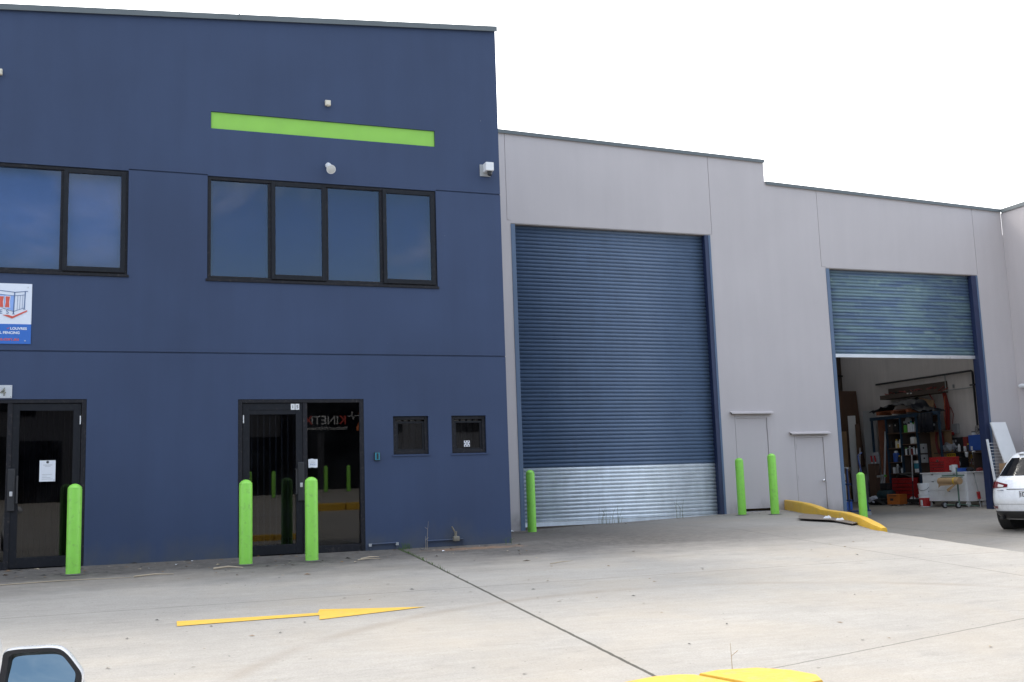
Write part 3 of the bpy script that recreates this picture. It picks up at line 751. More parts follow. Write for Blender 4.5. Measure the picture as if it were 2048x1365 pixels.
# ------------------------------------------------------------------ bollards
def bollard(x, y, H, label, tilt=0, group='lime green bollards along the units'):
    z = gz(x, y)
    t = thing('bollard', (x, y, z), label, 'bollard', group)
    r = .083
    b = MB().use('green'); b.lathe((x, y, z), [(r, -.15), (r, H - .075), (r - .004, H - .06)], 28); b.build('post', t, smooth=True)
    b = MB().use('green'); b.lathe((x, y, z), [(r * .99, H - .0599), (r * .96, H - .05), (r * .70, H - .024), (r * .35, H - .008), (r * .02, H - .004)], 28); b.build('domed_cap', t, smooth=True)
    b = MB().use('collar'); b.lathe((x, y, z), [(r + .06, .001), (r + .04, .006), (r + .002, .012)], 20); b.build('footing', t, smooth=True)  # dark flared ring around the post foot
    return t
bollard(-.45, 14.0, 1.085, 'lime green bollard standing before the left glass door under the number 14')
bollard(1.573, 14.0, 1.075, 'lime green bollard in front of the left jamb of the barred glass door')
bollard(2.408, 14.0, 1.085, 'lime green bollard between the barred door and its sidelight')
bollard(7.205, 18.40, 1.15, 'lime green bollard at the left end of the closed roller door')
bollard(11.80, 18.55, 1.145, 'lime green bollard in front of the left steel door')
bollard(12.20, 18.0, 1.20, 'lime green bollard where the yellow kerb starts')
bollard(14.35, 18.05, 1.2, 'lime green bollard at the left jamb of the open garage, behind the yellow kerb')

# ------------------------------------------------------------------ kerbs
def kerb(pts, name, label, wid, prof=None):
    """pts: (x, y, top z, bottom z)"""
    b = MB().use('yellow'); rings = []
    P = [Vector((p[0], p[1], 0)) for p in pts]
    for i, p in enumerate(pts):
        t = (P[min(i + 1, len(P) - 1)] - P[max(i - 1, 0)]).normalized(); n = Vector((t.y, -t.x, 0)); w = wid * (1 if 0 < i < len(pts) - 1 else .55) / 2
        zt, zb = p[2], p[3]; h = .035
        ring = [(-w, zb), (-w * .97, zt - h), (-w * .80, zt - .006), (-w * .4, zt), (w * .4, zt), (w * .80, zt - .006), (w * .97, zt - h), (w, zb)]
        rings.append([b.bm.verts.new(P[i] + n * a + Vector((0, 0, z))) for a, z in ring])
    for i in range(len(rings) - 1):
        for k in range(7): b._f([rings[i][k], rings[i + 1][k], rings[i + 1][k + 1], rings[i][k + 1]])
    b._f(rings[0]); b._f(rings[-1][::-1])
    o = tag(b.build(name, smooth=True), label, 'kerb'); o['kind'] = 'thing'; return o
tops = [(0, .20), (.12, .20), (.28, .195), (.40, .17), (.47, .135), (.55, .14), (.7, .15), (.85, .13), (.95, .085), (1, .05)]
pts = []
for t, h in tops:
    y = 19.26 + (13.62 - 19.26) * t; x = xedge(y) + .06
    pts.append((x, y, upper(x, y) + h, -1.6))
kerb(pts, 'yellow_kerb', 'long yellow painted kerb running from the grey wall out to the yard', .17)
# flat topped island in the foreground, in two pieces
def island(poly, label, h=.13):
    b = MB().use('yellow'); top = []; n = len(poly); c = Vector((sum(p[0] for p in poly) / n, sum(p[1] for p in poly) / n))
    def ring(sc, z): return [b.bm.verts.new((*(c + (Vector(p) - c) * sc), gz(*p) + z)) for p in poly]
    rs = [ring(1, -.05), ring(.995, h - .03), ring(.99, h - .006), ring(.975, h)]
    for a, d in zip(rs, rs[1:]):
        for i in range(n): b._f([a[i], a[(i + 1) % n], d[(i + 1) % n], d[i]])
    b._f(rs[-1]); o = tag(b.build('traffic_island', smooth=True), label, 'kerb', 'yellow traffic island in the foreground'); o['kind'] = 'thing'; return o
def blob(a, n=6): return a
island([(2.52, 5.45), (2.64, 5.70), (2.84, 5.86), (3.08, 5.92), (3.24, 5.90), (3.32, 5.86), (3.42, 5.62), (3.5, 5.3), (3.45, 4.9), (3.1, 4.75), (2.85, 5.0), (2.64, 5.2)], 'left rounded half of the yellow painted island at the bottom of the photo')
island([(3.355, 5.87), (3.50, 5.905), (3.76, 5.86), (3.92, 5.72), (3.985, 5.55), (3.93, 5.42), (3.72, 5.38), (3.56, 5.36), (3.46, 5.64)], 'right pointed half of the yellow painted island at the bottom of the photo')

# flattened cardboard and litter by the kerb
b = MB().use('card'); P = [(11.35, 16.0), (11.75, 16.6), (12.2, 17.0), (12.25, 16.5), (11.95, 15.5), (11.5, 14.6), (11.3, 14.5), (11.4, 15.2)]
b._f([b.bm.verts.new((x, y, gz(min(x, xedge(y) - .06), y) + .012 + .03 * abs(math.sin(x * 5 + y * 3)))) for x, y in P])
o = b.build('flattened_cardboard'); tag(o, 'wet flattened cardboard lying along the yellow kerb', 'cardboard'); so = o.modifiers.new('thick', 'SOLIDIFY'); so.thickness = .008; so.offset = 1
def scrap(x, y, s, key, name, label, cat, seed):
    rnd = random.Random(seed); b = MB().use(key); n = 9
    c = b.bm.verts.new((x, y, gz(x, y) + s * .55))
    rg = [b.bm.verts.new((x + s * math.cos(k * 6.283 / n) * rnd.uniform(.6, 1.2), y + s * math.sin(k * 6.283 / n) * rnd.uniform(.5, 1.1), gz(x, y) + rnd.uniform(.004, .4) * s)) for k in range(n)]
    rg2 = [b.bm.verts.new((x + .5 * s * math.cos(k * 6.283 / n + .3) * rnd.uniform(.6, 1.2), y + .5 * s * math.sin(k * 6.283 / n + .3), gz(x, y) + rnd.uniform(.3, .8) * s)) for k in range(n)]
    for k in range(n):
        b._f([rg[k], rg[(k + 1) % n], rg2[(k + 1) % n], rg2[k]]); b._f([rg2[k], rg2[(k + 1) % n], c])
    return tag(b.build(name, smooth=True), label, cat)
scrap(11.75, 15.75, .11, 'paper', 'paper_scrap', 'crumpled white paper scrap lying on the flattened cardboard', 'litter', 1)
scrap(11.62, 15.25, .09, 'paper', 'paper_scrap', 'small white paper scrap on the cardboard beside the yellow kerb', 'litter', 2)
scrap(12.05, 16.6, .06, 'rubber', 'plastic_scrap', 'black scrap of plastic against the yellow kerb', 'litter', 3)
scrap(7.0, 19.0, .08, 'paper', 'plastic_scrap', 'white crumpled wrapper at the wall left of the closed roller door', 'litter', 4)
def sticks(lst, name, label, key='stick'):
    b = MB().use(key)
    for x, y, a, L, r in lst:
        dx, dy = math.cos(a) * L / 2, math.sin(a) * L / 2
        b.tube([(x - dx, y - dy, gz(x, y) + r), (x, y + .03 * L, gz(x, y) + r * 2.2), (x + dx, y + dy, gz(x, y) + r)], [r, r * .9, r * .4], 5)
    return tag(b.build(name), label, 'stick')
sticks([(-.55, 13.3, .02, 1.5, .006)], 'palm_stick', 'long thin dry palm stick on the ground by the leftmost bollard')
sticks([(1.32, 13.62, -.2, .35, .014)], 'bark_strip', 'pale strip of bark at the foot of the bollard left of the barred door')
sticks([(5.2, 12.3, .5, .45, .005)], 'thin_twig', 'thin curved twig lying alone on the open concrete')
sticks([(3.15, 13.9, .6, .35, .01), (3.1, 13.75, .1, .3, .008)], 'dry_twigs', 'two dry twigs on the ground before the sidelight of the double door')
sticks([(.45, 13.35, .1, .45, .01)], 'dry_stick', 'short dry stick on the ground between two bollards')
# nameless small bits: leaf crumbs, chips of bark
b = MB(); rnd = random.Random(11)
def bit(x, y, s, key):
    b.use(key); a = rnd.uniform(0, 6.28); dx, dy = math.cos(a) * s, math.sin(a) * s
    z = gz(x, y) + .004; h = s * rnd.uniform(.1, .35)
    b._f([b.bm.verts.new(q) for q in ((x - dx, y - dy, z), (x + dy * .4, y - dx * .4, z + h), (x + dx, y + dy, z + .003), (x - dy * .4, y + dx * .4, z + h * .4))])
for k in range(230):
    y = 14.95 - abs(rnd.gauss(0, .9)); x = rnd.uniform(-1.6, 5.6)
    bit(x, y, rnd.choice((.01, .014, .02, .045)) * rnd.uniform(.8, 1.3), rnd.choice(['leaf', 'stick', 'leaf', 'paper' if rnd.random() < .3 else 'rubber']))
for k in range(170):
    x, y = rnd.uniform(-2, 11), rnd.uniform(4.5, 14); bit(x, y, rnd.uniform(.008, .03), rnd.choice(['leaf', 'rubber', 'stick']))
for k in range(120):
    x = rnd.uniform(6, 13); y = 19.2 - abs(rnd.gauss(0, .35)); bit(x, y, rnd.uniform(.008, .03), rnd.choice(['leaf', 'stick', 'rubber']))
o = b.build('leaf_litter'); o['kind'] = 'stuff'
# weeds
def weed(x, y, n, h, key, label, seed, name='weed_tuft', spread=.12):
    rnd = random.Random(seed); b = MB().use(key)
    for k in range(n):
        a = rnd.uniform(0, 6.28); l = h * rnd.uniform(.35, 1); d = rnd.uniform(.1, .9)
        bx, by = x + rnd.uniform(-spread, spread), y + rnd.uniform(-.03, .03)
        p = [(bx + d * l * .5 * t * t * math.cos(a), by + d * l * .5 * t * t * math.sin(a) * .5, gz(bx, by) + l * t * (1 - .25 * d * t)) for t in (0, .35, .7, 1)]
        b.tube(p, [.003, .0026, .002, .001], 4)
        if rnd.random() < .5: b.tube([p[2], (p[2][0] + rnd.uniform(-.05, .05), p[2][1], p[2][2] + .03)], .0022, 4)
    return tag(b.build(name), label, 'weed')
weed(9.15, 19.18, 14, .42, 'weed', 'dry weed tuft at the foot of the closed roller door, left of two', 1, spread=.3)
weed(10.75, 19.2, 6, .5, 'weed', 'thin dry weed with one tall stem at the right of the closed roller door', 2, spread=.08)
weed(3.86, 14.9, 22, .10, 'weedg', 'green weeds where the slab joint meets the blue wall', 3, spread=.12)
weed(4.15, 14.7, 2, .5, 'stick', 'single dry grass stalk leaning at the blue wall under the left small window', 4, spread=.03)
weed(5.42, 14.8, 5, .16, 'weedg', 'small grass sprig at the right corner of the blue wall', 5, spread=.05)
b = MB().use('weedg'); rnd = random.Random(5)
for k in range(110):
    y = 14.9 - abs(rnd.gauss(0, 1)) * 1.3; x = 3.006 + .0534 * y + rnd.uniform(-.015, .015); l = rnd.uniform(.015, .045)
    b.tube([(x, y, gz(x, y)), (x + rnd.uniform(-.02, .02), y + rnd.uniform(-.02, .02), gz(x, y) + l)], [.003, .001], 3)
o = b.build('joint_moss'); o['kind'] = 'stuff'
weed(3.62, 5.95, 1, .30, 'stick', 'thin dry stalk growing from the yellow island in the foreground', 8, spread=.02)

# ------------------------------------------------------------------ inside the open garage
# floor of the warehouse bay is the ground sheet itself
FZ = lambda x: -.92 + .05 * (min(x, 21.3) - 18.95)
def solo(b, name, label, cat, group=None, smooth=False, bev=0):
    return tag(b.build(name, smooth=smooth, bev=bev), label, cat, group)
# back boards
t = thing('stud_partition', (20.5, 27.2, -.8), 'dark brown boarded partition with dark rails at the back left of the garage', 'partition')
b = MB().use('mdf2'); b.box(17.0, 21.28, 27.3, 27.35, -1.1, 4.2); b.build('board', t)
for z in (.05, .53, 1.0, 1.57, 2.25, 3.0):
    b = MB().use('rubber'); b.box(17.0, 21.28, 27.24, 27.298, z, z + .05); b.build('rail', t)
solo(MB().use('mdf').box(20.55, 21.25, 26.55, 26.6, .2, 2.5, rot=Matrix.Rotation(R(-4), 3, 'X')), 'brown_board_sheet', 'tall brown board standing upright at the back of the garage', 'board')
def lean(name, x, y, w, z0, z1, th, key, label, cat, tilt=0, rz=0):
    """board standing on edge, facing the yard, slightly leaning"""
    m = Matrix.Rotation(R(-rz), 3, 'Z') @ Matrix.Rotation(R(tilt), 3, 'Y')
    return solo(MB().use(key).box(x - th / 2, x + th / 2, y - w / 2, y + w / 2, z0, z1, rot=m), name, label, cat, bev=.003)
lean('white_plank', 20.7, 26.25, .22, -.85, 1.72, .04, 'whitelam', 'tall white plank, leftmost of the boards leaning inside the garage', 'plank', 2, -45)
lean('brown_plank', 20.7, 26.02, .12, -.83, 1.45, .05, 'mdf', 'narrow dark brown plank between the white plank and the white rods', 'plank', 2, -45)
lean('grey_panel', 20.95, 25.75, .36, -.83, 1.83, .03, 'greyplastic', 'tall grey green panel leaning left of the blue shelf', 'panel', 2, -45)
lean('stained_plank', 20.75, 25.0, .20, -.83, 1.54, .04, 'woodor', 'reddish brown plank just left of the metal pole', 'plank', 1, -45)
lean('short_grey_board', 20.5, 25.5, .22, -.84, -.05, .03, 'greyplastic', 'short grey board standing on the floor left of the dark gas bottle', 'board', 1, -45)
b = MB().use('alu'); b.tube([(20.3, 24.62, -.84), (20.5, 24.55, 1.15)], .03, 8); solo(b, 'metal_pole', 'bare metal pole leaning against the left end of the blue shelf', 'pole', smooth=True)
b = MB().use('whitelam'); b.tube([(20.6, 26.1, -.8), (20.75, 26.05, 1.2)], .022, 6); solo(b, 'white_rod', 'taller of two thin white rods in front of the grey panel', 'rod')
b = MB().use('whitelam'); b.tube([(20.55, 25.98, -.8), (20.7, 25.96, .75)], .02, 6); solo(b, 'white_rod', 'shorter of two thin white rods in front of the grey panel', 'rod')
# shelf
sh = thing('shelf_unit', (20.75, 23.8, -.83), 'tall blue steel shelf with brown back panels full of cans and tins', 'shelf')
YS = [(25.1, 0), (24.5, 1), (23.92, 1), (23.28, 1), (22.42, 0)]
for y, _ in YS:
    b = MB().use('shelf'); b.bar((20.5, y, -.83), (20.5, y, 1.58), .05, .05); b.build('upright', sh)
b = MB().use('shelf'); b.bar((20.5, 25.15, 1.53), (20.5, 22.38, 1.53), .06, .09); b.build('top_beam', sh)
b = MB().use('mdf'); b.box(20.96, 20.98, 22.9, 25.1, -.8, 1.5); b.use('ply'); b.box(20.95, 20.96, 23.3, 24.48, -.5, 1.08); b.box(20.9, 20.92, 22.46, 23.25, -.1, 1.04); b.build('back_panel', sh)
for y0, y1, zs in ((24.47, 23.95, (1.08, .655, .265, -.045)), (23.88, 23.31, (1.065, .745, .445, -.045)), (23.24, 22.45, (1.05,))):
    for z in zs:
        b = MB().use('mdf'); b.box(20.48, 20.95, y1, y0, z - .012, z + .012); b.build('board', sh)
b = MB().use('mdf2'); b.box(20.52, 20.95, 23.905, 23.925, -.8, 1.5); b.box(20.52, 20.95, 24.485, 24.505, -.8, 1.5); b.box(20.52, 20.95, 23.27, 23.285, -.8, 1.5); b.build('divider', sh)
def can(x, y, z, r, h, body, cap, label, name='spray_can', cat='can', band=None, group='cans and bottles on the garage shelf'):
    t = thing(name, (x, y, z), label, cat, group)
    b = MB().use(body); b.lathe((x, y, z), [(r, 0), (r, h * .78), (r * .6, h * .84)], 14)
    if band: b.use(band); b.lathe((x, y, z), [(r * 1.01, h * .2), (r * 1.01, h * .6)], 14, closed=False)
    b.build('body', t, smooth=True)
    b = MB().use(cap); b.lathe((x, y, z), [(r * .62, h * .841), (r * .6, h), (r * .2, h * 1.01)], 12); b.build('cap', t, smooth=True)
    return t
T1 = 'top right shelf'
can(20.53, 23.76, 1.08, .05, .24, 'greenplastic', 'darkplastic', 'dark green capped can at the left of the top right shelf bay')
can(20.53, 23.62, 1.08, .04, .27, 'whitelam', 'darkplastic', 'white spray can with a black cap on the top right shelf bay')
can(20.53, 23.53, 1.08, .037, .30, 'galv', 'teal', 'silver spray can with a turquoise cap on the top right shelf bay')
can(20.53, 23.44, 1.08, .036, .25, 'galv', 'greenplastic', 'silver can with a green cap on the top right shelf bay')
can(20.53, 23.36, 1.08, .036, .28, 'greyplastic', 'greyplastic', 'grey spray can at the right end of the top right shelf bay')
b = MB().use('greyplastic'); b.lathe((20.6, 23.7, 1.40), [(.06, -.03), (.095, -.03), (.095, .03), (.06, .03)], 18, 'X'); b.lathe((20.56, 23.82, 1.36), [(.03, -.02), (.03, .02)], 10, 'X')
solo(b, 'tape_roll', 'grey roll of tape above the cans on the top right shelf bay', 'tape', smooth=True)
can(20.56, 23.52, .757, .085, .22, 'whitelam', 'darkplastic', 'white paint tin with a dark lid on the second right shelf bay', 'paint_tin', 'tin')
can(20.52, 23.37, .757, .055, .16, 'cream', 'cream', 'cream tub beside the white paint tin on the shelf', 'paint_tin', 'tin')
for y, bd, cp, h, lb in ((23.80, 'whitelam', 'greenplastic', .2, 'white bottle with a green cap, first on the third right shelf bay'), (23.73, 'darkplastic', 'greyplastic', .19, 'dark bottle with a grey cap, second on the third right shelf bay'),
                         (23.65, 'greyplastic', 'whitelam', .24, 'grey bottle with a white cap on the third right shelf bay'), (23.57, 'darkred', 'whitelam', .2, 'red brown bottle on the third right shelf bay'),
                         (23.49, 'galv', 'greyplastic', .22, 'silver bottle on the third right shelf bay'), (23.38, 'whitelam', 'whitelam', .17, 'plain white bottle, last on the third right shelf bay')):
    can(20.53, y, .457, .033, h, bd, cp, lb, 'bottle', 'bottle')
can(20.55, 24.24, .277, .09, .31, 'blue', 'whitelam', 'large blue and white drum on the lower left shelf bay', 'blue_drum', 'drum')
can(20.52, 24.08, .277, .05, .18, 'darkplastic', 'yplastic', 'dark can with a yellow lid beside the blue drum')
can(20.52, 23.99, .277, .025, .17, 'whitelam', 'whitelam', 'slim white bottle at the right of the blue drum', 'bottle', 'bottle')
for y, bd, cp, h, lb in ((24.38, 'darkplastic', 'darkplastic', .2, 'black can on the second left shelf bay'), (24.16, 'cream', 'yplastic', .24, 'cream bottle with a yellow cap on the second left shelf bay'),
                         (24.02, 'whitelam', 'whitelam', .23, 'white bottle at the right of the second left shelf bay'), (24.09, 'yplastic', 'whitelam', .14, 'small yellow bottle on the second left shelf bay')):
    can(20.53, y, .667, .04, h, bd, cp, lb, 'bottle', 'bottle')
for y, bd, cp, h, lb in ((24.34, 'whitelam', 'darkplastic', .2, 'white bottle with a black neck, first on the lowest left shelf bay'), (24.2, 'greyplastic', 'whitelam', .25, 'tall pale bottle in the middle of the lowest left shelf bay'),
                         (24.1, 'darkplastic', 'darkplastic', .2, 'dark bottle on the lowest left shelf bay'), (24.01, 'galv', 'greyplastic', .15, 'short silver can, last on the lowest left shelf bay')):
    can(20.53, y, -.033, .045, h, bd, cp, lb, 'bottle', 'bottle')
for y, bd, lb in ((24.38, 'mdf2', 'brown tool case on the top left shelf bay'), (24.15, 'rubber', 'black tool case on the top left shelf bay')):
    b = MB().use(bd); b.box(20.52, 20.8, y - .1, y + .1, 1.1, 1.36, bev=.02); b.use('alu'); b.box(20.51, 20.52, y - .02, y + .02, 1.28, 1.32); b.use(bd); b.tube([(20.55, y - .05, 1.36), (20.55, y - .05, 1.40), (20.55, y + .05, 1.40), (20.55, y + .05, 1.36)], .01)
    solo(b, 'tool_case', lb, 'case')
b = MB().use('whitelam'); b.lathe((20.55, 23.40, -.03), [(.10, 0), (.115, .3), (.12, .32)], 18); b.use('teal'); b.lathe((20.55, 23.40, -.03), [(.108, .1), (.113, .25)], 18, closed=False); b.use('whitelam')
solo(b, 'paint_bucket', 'white bucket with a blue green label on the lowest right shelf bay', 'bucket', smooth=True)
# things over the shelf
t = thing('pallet', (20.6, 24.1, 1.59), 'orange brown timber pallet lying on top of the blue shelf', 'pallet')
for x in (20.45, 20.8):
    b = MB().use('woodor'); b.box(x - .02, x + .02, 23.42, 24.8, 1.70, 1.72); b.build('slat', t)
for y in (23.48, 24.1, 24.7):
    b = MB().use('woodor'); b.box(20.4, 20.85, y - .06, y + .06, 1.62, 1.70); b.build('block', t)
def drape(name, pts_y, zfun, x0, x1, key, label, cat, seed):
    rnd = random.Random(seed); b = MB().use(key); n = 26; m = 10; V = []
    for i in range(n + 1):
        row = []
        for j in range(m + 1):
            y = pts_y[0] + (pts_y[1] - pts_y[0]) * i / n; x = x0 + (x1 - x0) * j / m
            row.append(b.bm.verts.new((x + .03 * math.sin(i * 1.7 + j), y, zfun(i / n, j / m) + .03 * math.sin(i * 1.3 + j * 2.1) + rnd.uniform(-.015, .015))))
        V.append(row)
    for i in range(n):
        for j in range(m): b._f([V[i][j], V[i + 1][j], V[i + 1][j + 1], V[i][j + 1]])
    o = b.build(name, smooth=True); so = o.modifiers.new('thick', 'SOLIDIFY'); so.thickness = .012
    return tag(o, label, cat)
drape('tarpaulin', (25.1, 22.8), lambda u, v: 1.72 + .32 * math.sin(math.pi * min(1, u * 1.05)) * (.4 + .6 * v) - (.12 if u > .75 else 0), 20.42, 21.1, 'tarp', 'dark navy tarpaulin bundled over the top of the blue shelf', 'tarpaulin', 3)
b = MB().use('tarp'); n = 24; rows = []
for i in range(n + 1):
    y = 23.10 - .52 * i / n; rows.append([(20.42 + .03 * math.sin(i * 1.1), y, 1.55), (20.40 + .035 * math.sin(i * 1.1 + .3), y, 1.3), (20.40 + .04 * math.sin(i * 1.1 + .5), y, 1.04 + .02 * math.sin(i))])
V = [[b.bm.verts.new(p) for p in r] for r in rows]
for i in range(n):
    for j in range(2): b._f([V[i][j], V[i + 1][j], V[i + 1][j + 1], V[i][j + 1]])
o = b.build('hanging_cloth', smooth=True); o.modifiers.new('thick', 'SOLIDIFY').thickness = .01; tag(o, 'dark navy cloth hanging in folds from the right bay of the shelf', 'cloth')
solo(MB().use('ply').box(21.0, 21.03, 23.15, 23.75, 1.55, 1.98, rot=Matrix.Rotation(R(12), 3, 'X')), 'plywood_offcut', 'pale plywood offcut standing on top of the shelf at the right', 'board')
b = MB().use('darkplastic'); b.box(20.5, 20.62, 22.54, 22.70, 1.065, 1.30, bev=.03); b.use('greyplastic'); b.lathe((20.495, 22.62, 1.22), [(.035, -.006), (.035, .006)], 12, 'X')
solo(b, 'radio_charger', 'black charger with a grey dial on the right bay of the shelf', 'charger')
for z, h, lb in ((.48, .25, 'upper'), (.22, .22, 'lower')):
    b = MB().use('greyplastic'); b.box(20.36, 20.46, 22.9, 23.06, z, z + h, bev=.01); b.use('darkplastic'); b.lathe((20.357, 22.93, z + h * .55), [(.025, -.01), (.025, .01)], 10, 'X')
    solo(b, 'switch_box', f'{lb} of two pale grey switch boxes on the right post of the shelf', 'switch box')
b = MB().use('darkred')
for k in range(5):
    b.tube([(20.85, 22.85 + .1 * math.cos(a) * (1 + .15 * k), .78 + (.24 + .03 * k) * math.sin(a)) for a in [i * .42 for i in range(16)]], .011, 6)
solo(b, 'cable_coil', 'coil of dark red hose hanging on the brown board right of the shelf', 'hose', smooth=True)
# wall runs
b = MB().use('darkplastic'); b.tube([(21.25, 25.7, 2.60), (21.25, 23.5, 2.60), (21.25, 21.92, 2.60), (21.25, 21.88, 2.56), (21.25, 21.87, 1.15)], .028, 8)
solo(b, 'conduit', 'black conduit running along the pale wall and down to the blue box', 'conduit', smooth=True)
b = MB().use('greyplastic'); b.tube([(21.27, 23.2, 2.16), (21.27, 21.66, 2.16)], .014, 6); b.tube([(21.27, 22.9, 2.6), (21.27, 22.9, .95)], .02, 6); b.tube([(21.27, 22.62, 2.2), (21.27, 22.62, 2.3)], .03, 6)
solo(b, 'thin_conduit', 'thin grey conduits crossing on the pale wall beside the red cables', 'conduit', smooth=True)
b = MB().use('darkplastic'); b.tube([(21.24, 21.95, 2.22), (21.2, 21.8, 2.2), (21.2, 21.72, 2.25), (21.2, 21.72, 2.45)], .018, 6); b.bar((21.25, 22, 2.22), (21.25, 21.45, 2.22), .04)
solo(b, 'wall_hook', 'black hook bracket near the top right of the pale wall', 'hook', smooth=True)
t = thing('cable_tray', (21.1, 24, 2.2), 'dark shelf tray on the wall loaded with tangled red leads', 'tray')
b = MB().use('mdf2'); b.box(20.95, 21.28, 22.85, 25.2, 2.10, 2.13); b.box(20.94, 20.96, 22.85, 25.2, 2.10, 2.22); b.box(21.26, 21.28, 22.85, 25.2, 2.13, 2.42); b.build('shelf', t)
b = MB(); rnd = random.Random(9)
for k in range(16):
    b.use('darkred' if k % 3 else 'rubber'); y0 = 22.95 + rnd.uniform(0, 1.9)
    b.tube([(21.1 + .1 * math.sin(i * 1.3 + k), y0 + .09 * i * rnd.uniform(.6, 1.2) - .3 * rnd.random(), 2.2 + .09 * math.sin(i * 1.1 + k * 2)) for i in range(8)], .014, 5)
b.use('white'); b.box(20.93, 20.97, 24.0, 24.06, 2.17, 2.20); b.box(20.93, 20.97, 23.86, 23.93, 2.16, 2.19)
b.build('leads', t, smooth=True)
b = MB().use(mat('red_hose', (.40, .03, .025), .45)); b.tube([(21.15, 23.45, 2.15), (21.1, 23.25, 1.95), (21.08, 23.1, 1.6), (21.05, 23.02, 1.3), (21.08, 23.06, 1.1), (21.1, 23.25, .95), (21.12, 23.4, .9)], .014, 7)
solo(b, 'red_hose', 'single red hose hanging in a bow from the cable tray', 'hose', smooth=True)
t = thing('lead_bundle', (21.2, 22.9, .8), 'thick bundle of red extension leads hanging down the wall', 'leads')
for k in range(6):
    b = MB().use('darkred' if k % 2 else MATS['red_hose']); b.tube([(21.24, 23.0 - .02 * k, 2.12), (21.22, 22.93 - .025 * k + .02 * math.sin(k), 1.7), (21.2, 22.93 - .025 * k, 1.3), (21.18, 22.98 - .03 * k, .78)], .018, 6); b.build('lead', t, smooth=True)
b = MB().use(mat('orange_cord', (.62, .17, .05), .5)); b.tube([(21.16, 22.85, 2.0), (21.15, 22.93, 1.5), (21.15, 22.9, 1.2), (21.14, 22.78, .85)], .01, 6); b.build('orange_lead', t, smooth=True)
t = thing('power_outlet', (21.28, 22.62, 1.1), 'pale power outlet with a red plug on the garage wall', 'outlet')
b = MB().use('greyplastic'); b.box(21.2, 21.29, 22.54, 22.74, .97, 1.24, bev=.01); b.build('box', t)
b = MB().use('red'); b.lathe((21.17, 22.72, .98), [(.045, -.05), (.05, .04)], 12, 'X'); b.build('plug', t, smooth=True)
b = MB().use('darkred'); b.tube([(21.2, 22.7, 1.24), (21.22, 22.66, 1.5), (21.24, 22.75, 1.68), (21.26, 22.9, 1.72)], .012, 6); b.build('lead', t, smooth=True)
# work wall: peg board, shelf and what is on it
solo(MB().use('ply').box(21.24, 21.27, 21.9, 23.4, -.1, .46), 'peg_board', 'brown peg board behind the tools above the white bench', 'board')
ws = thing('wall_shelf', (21.05, 22.2, .46), 'narrow dark shelf on the wall above the white bench', 'shelf')
b = MB().use('mdf2'); b.box(20.85, 21.25, 21.3, 23.1, .455, .48); b.build('board', ws)
for y in (21.5, 22.3, 23.0):
    b = MB().use('rubber'); b.prism([(20.9, .45), (21.24, .45), (21.24, .2), (21.21, .2)], y - .015, y + .015); b.build('bracket', ws)
t = thing('blue_cabinet', (20.95, 21.6, .48), 'bright blue steel cabinet box on the wall shelf', 'cabinet')
b = MB().use('blue'); b.box(20.9, 21.15, 21.40, 21.87, .485, .89, bev=.012); b.build('box', t)
b = MB().use('white'); b.box(20.885, 20.9, 21.74, 21.80, .50, .60, bev=.004); b.build('latch', t)
b = MB().use('whitelam'); b.lathe((21.0, 21.77, .89), [(.05, 0), (.05, .07)], 14); b.use('darkplastic'); b.lathe((21.0, 21.77, .96), [(.053, 0), (.053, .025)], 14)
solo(b, 'glass_jar', 'small white jar with a dark lid on top of the blue cabinet', 'jar', smooth=True)
t = thing('wall_fan', (21.1, 21.55, 1.0), 'dark round wire fan above the blue cabinet beside the door jamb', 'fan')
b = MB().use('darkplastic')
for rr in (.14, .11, .075, .04): b.tube([(20.98, 21.55 + rr * math.cos(a), 1.02 + rr * math.sin(a)) for a in [i * .3927 for i in range(17)]], .006, 5)
for k in range(12): b.tube([(20.96, 21.55, 1.02), (21.0, 21.55 + .14 * math.cos(k * .5236), 1.02 + .14 * math.sin(k * .5236))], .004, 4)
b.build('grille', t, smooth=True)
b = MB().use('rubber'); b.lathe((21.06, 21.55, 1.02), [(.05, -.04), (.06, .05)], 14, 'X'); b.tube([(21.1, 21.55, 1.02), (21.28, 21.55, 1.02)], .02); b.build('motor', t, smooth=True)
t = thing('charger_rack', (21.05, 22.37, .48), 'black rack of battery chargers on the wall shelf', 'rack')
b = MB().use('darkplastic'); b.box(21.0, 21.2, 22.18, 22.57, .485, .86, bev=.01); b.use('darkred'); b.box(21.0, 21.2, 22.02, 22.17, .485, .86, bev=.01); b.build('frame', t)
for y, z in ((22.52, .77), (22.42, .77), (22.50, .53), (22.39, .53)):
    b = MB().use('greyplastic'); b.box(20.985, 21.0, y - .025, y + .025, z - .03, z + .03, bev=.004); b.build('battery', t)
b = MB().use('chrome'); b.box(20.985, 21.0, 22.44, 22.47, .59, .71); b.build('bar', t)
can(20.95, 22.27, .48, .035, .2, 'whitelam', 'whitelam', 'slim white bottle before the black charger rack', 'bottle', 'bottle')
scr = scrap
b = MB().use('clear'); rnd = random.Random(21)
bm2 = bmesh.new(); bmesh.ops.create_icosphere(bm2, subdivisions=3, radius=1)
for v in bm2.verts:
    k = 1 + .22 * math.sin(v.co.x * 7 + v.co.z * 5) * math.cos(v.co.y * 6) + rnd.uniform(-.07, .07); v.co *= k
me = bpy.data.meshes.new('tmp'); bm2.to_mesh(me); bm2.free()
b.add(me, Matrix.Translation((20.95, 22.66, .61)) @ Matrix.Diagonal((.13, .25, .14, 1)))
solo(b, 'plastic_bag', 'crumpled clear plastic bag on the left of the wall shelf', 'bag', smooth=True)
b = MB().use('rag').add(me, Matrix.Translation((19.75, 24.35, FZ(19.8) + .13)) @ Matrix.Diagonal((.12, .16, .11, 1)))
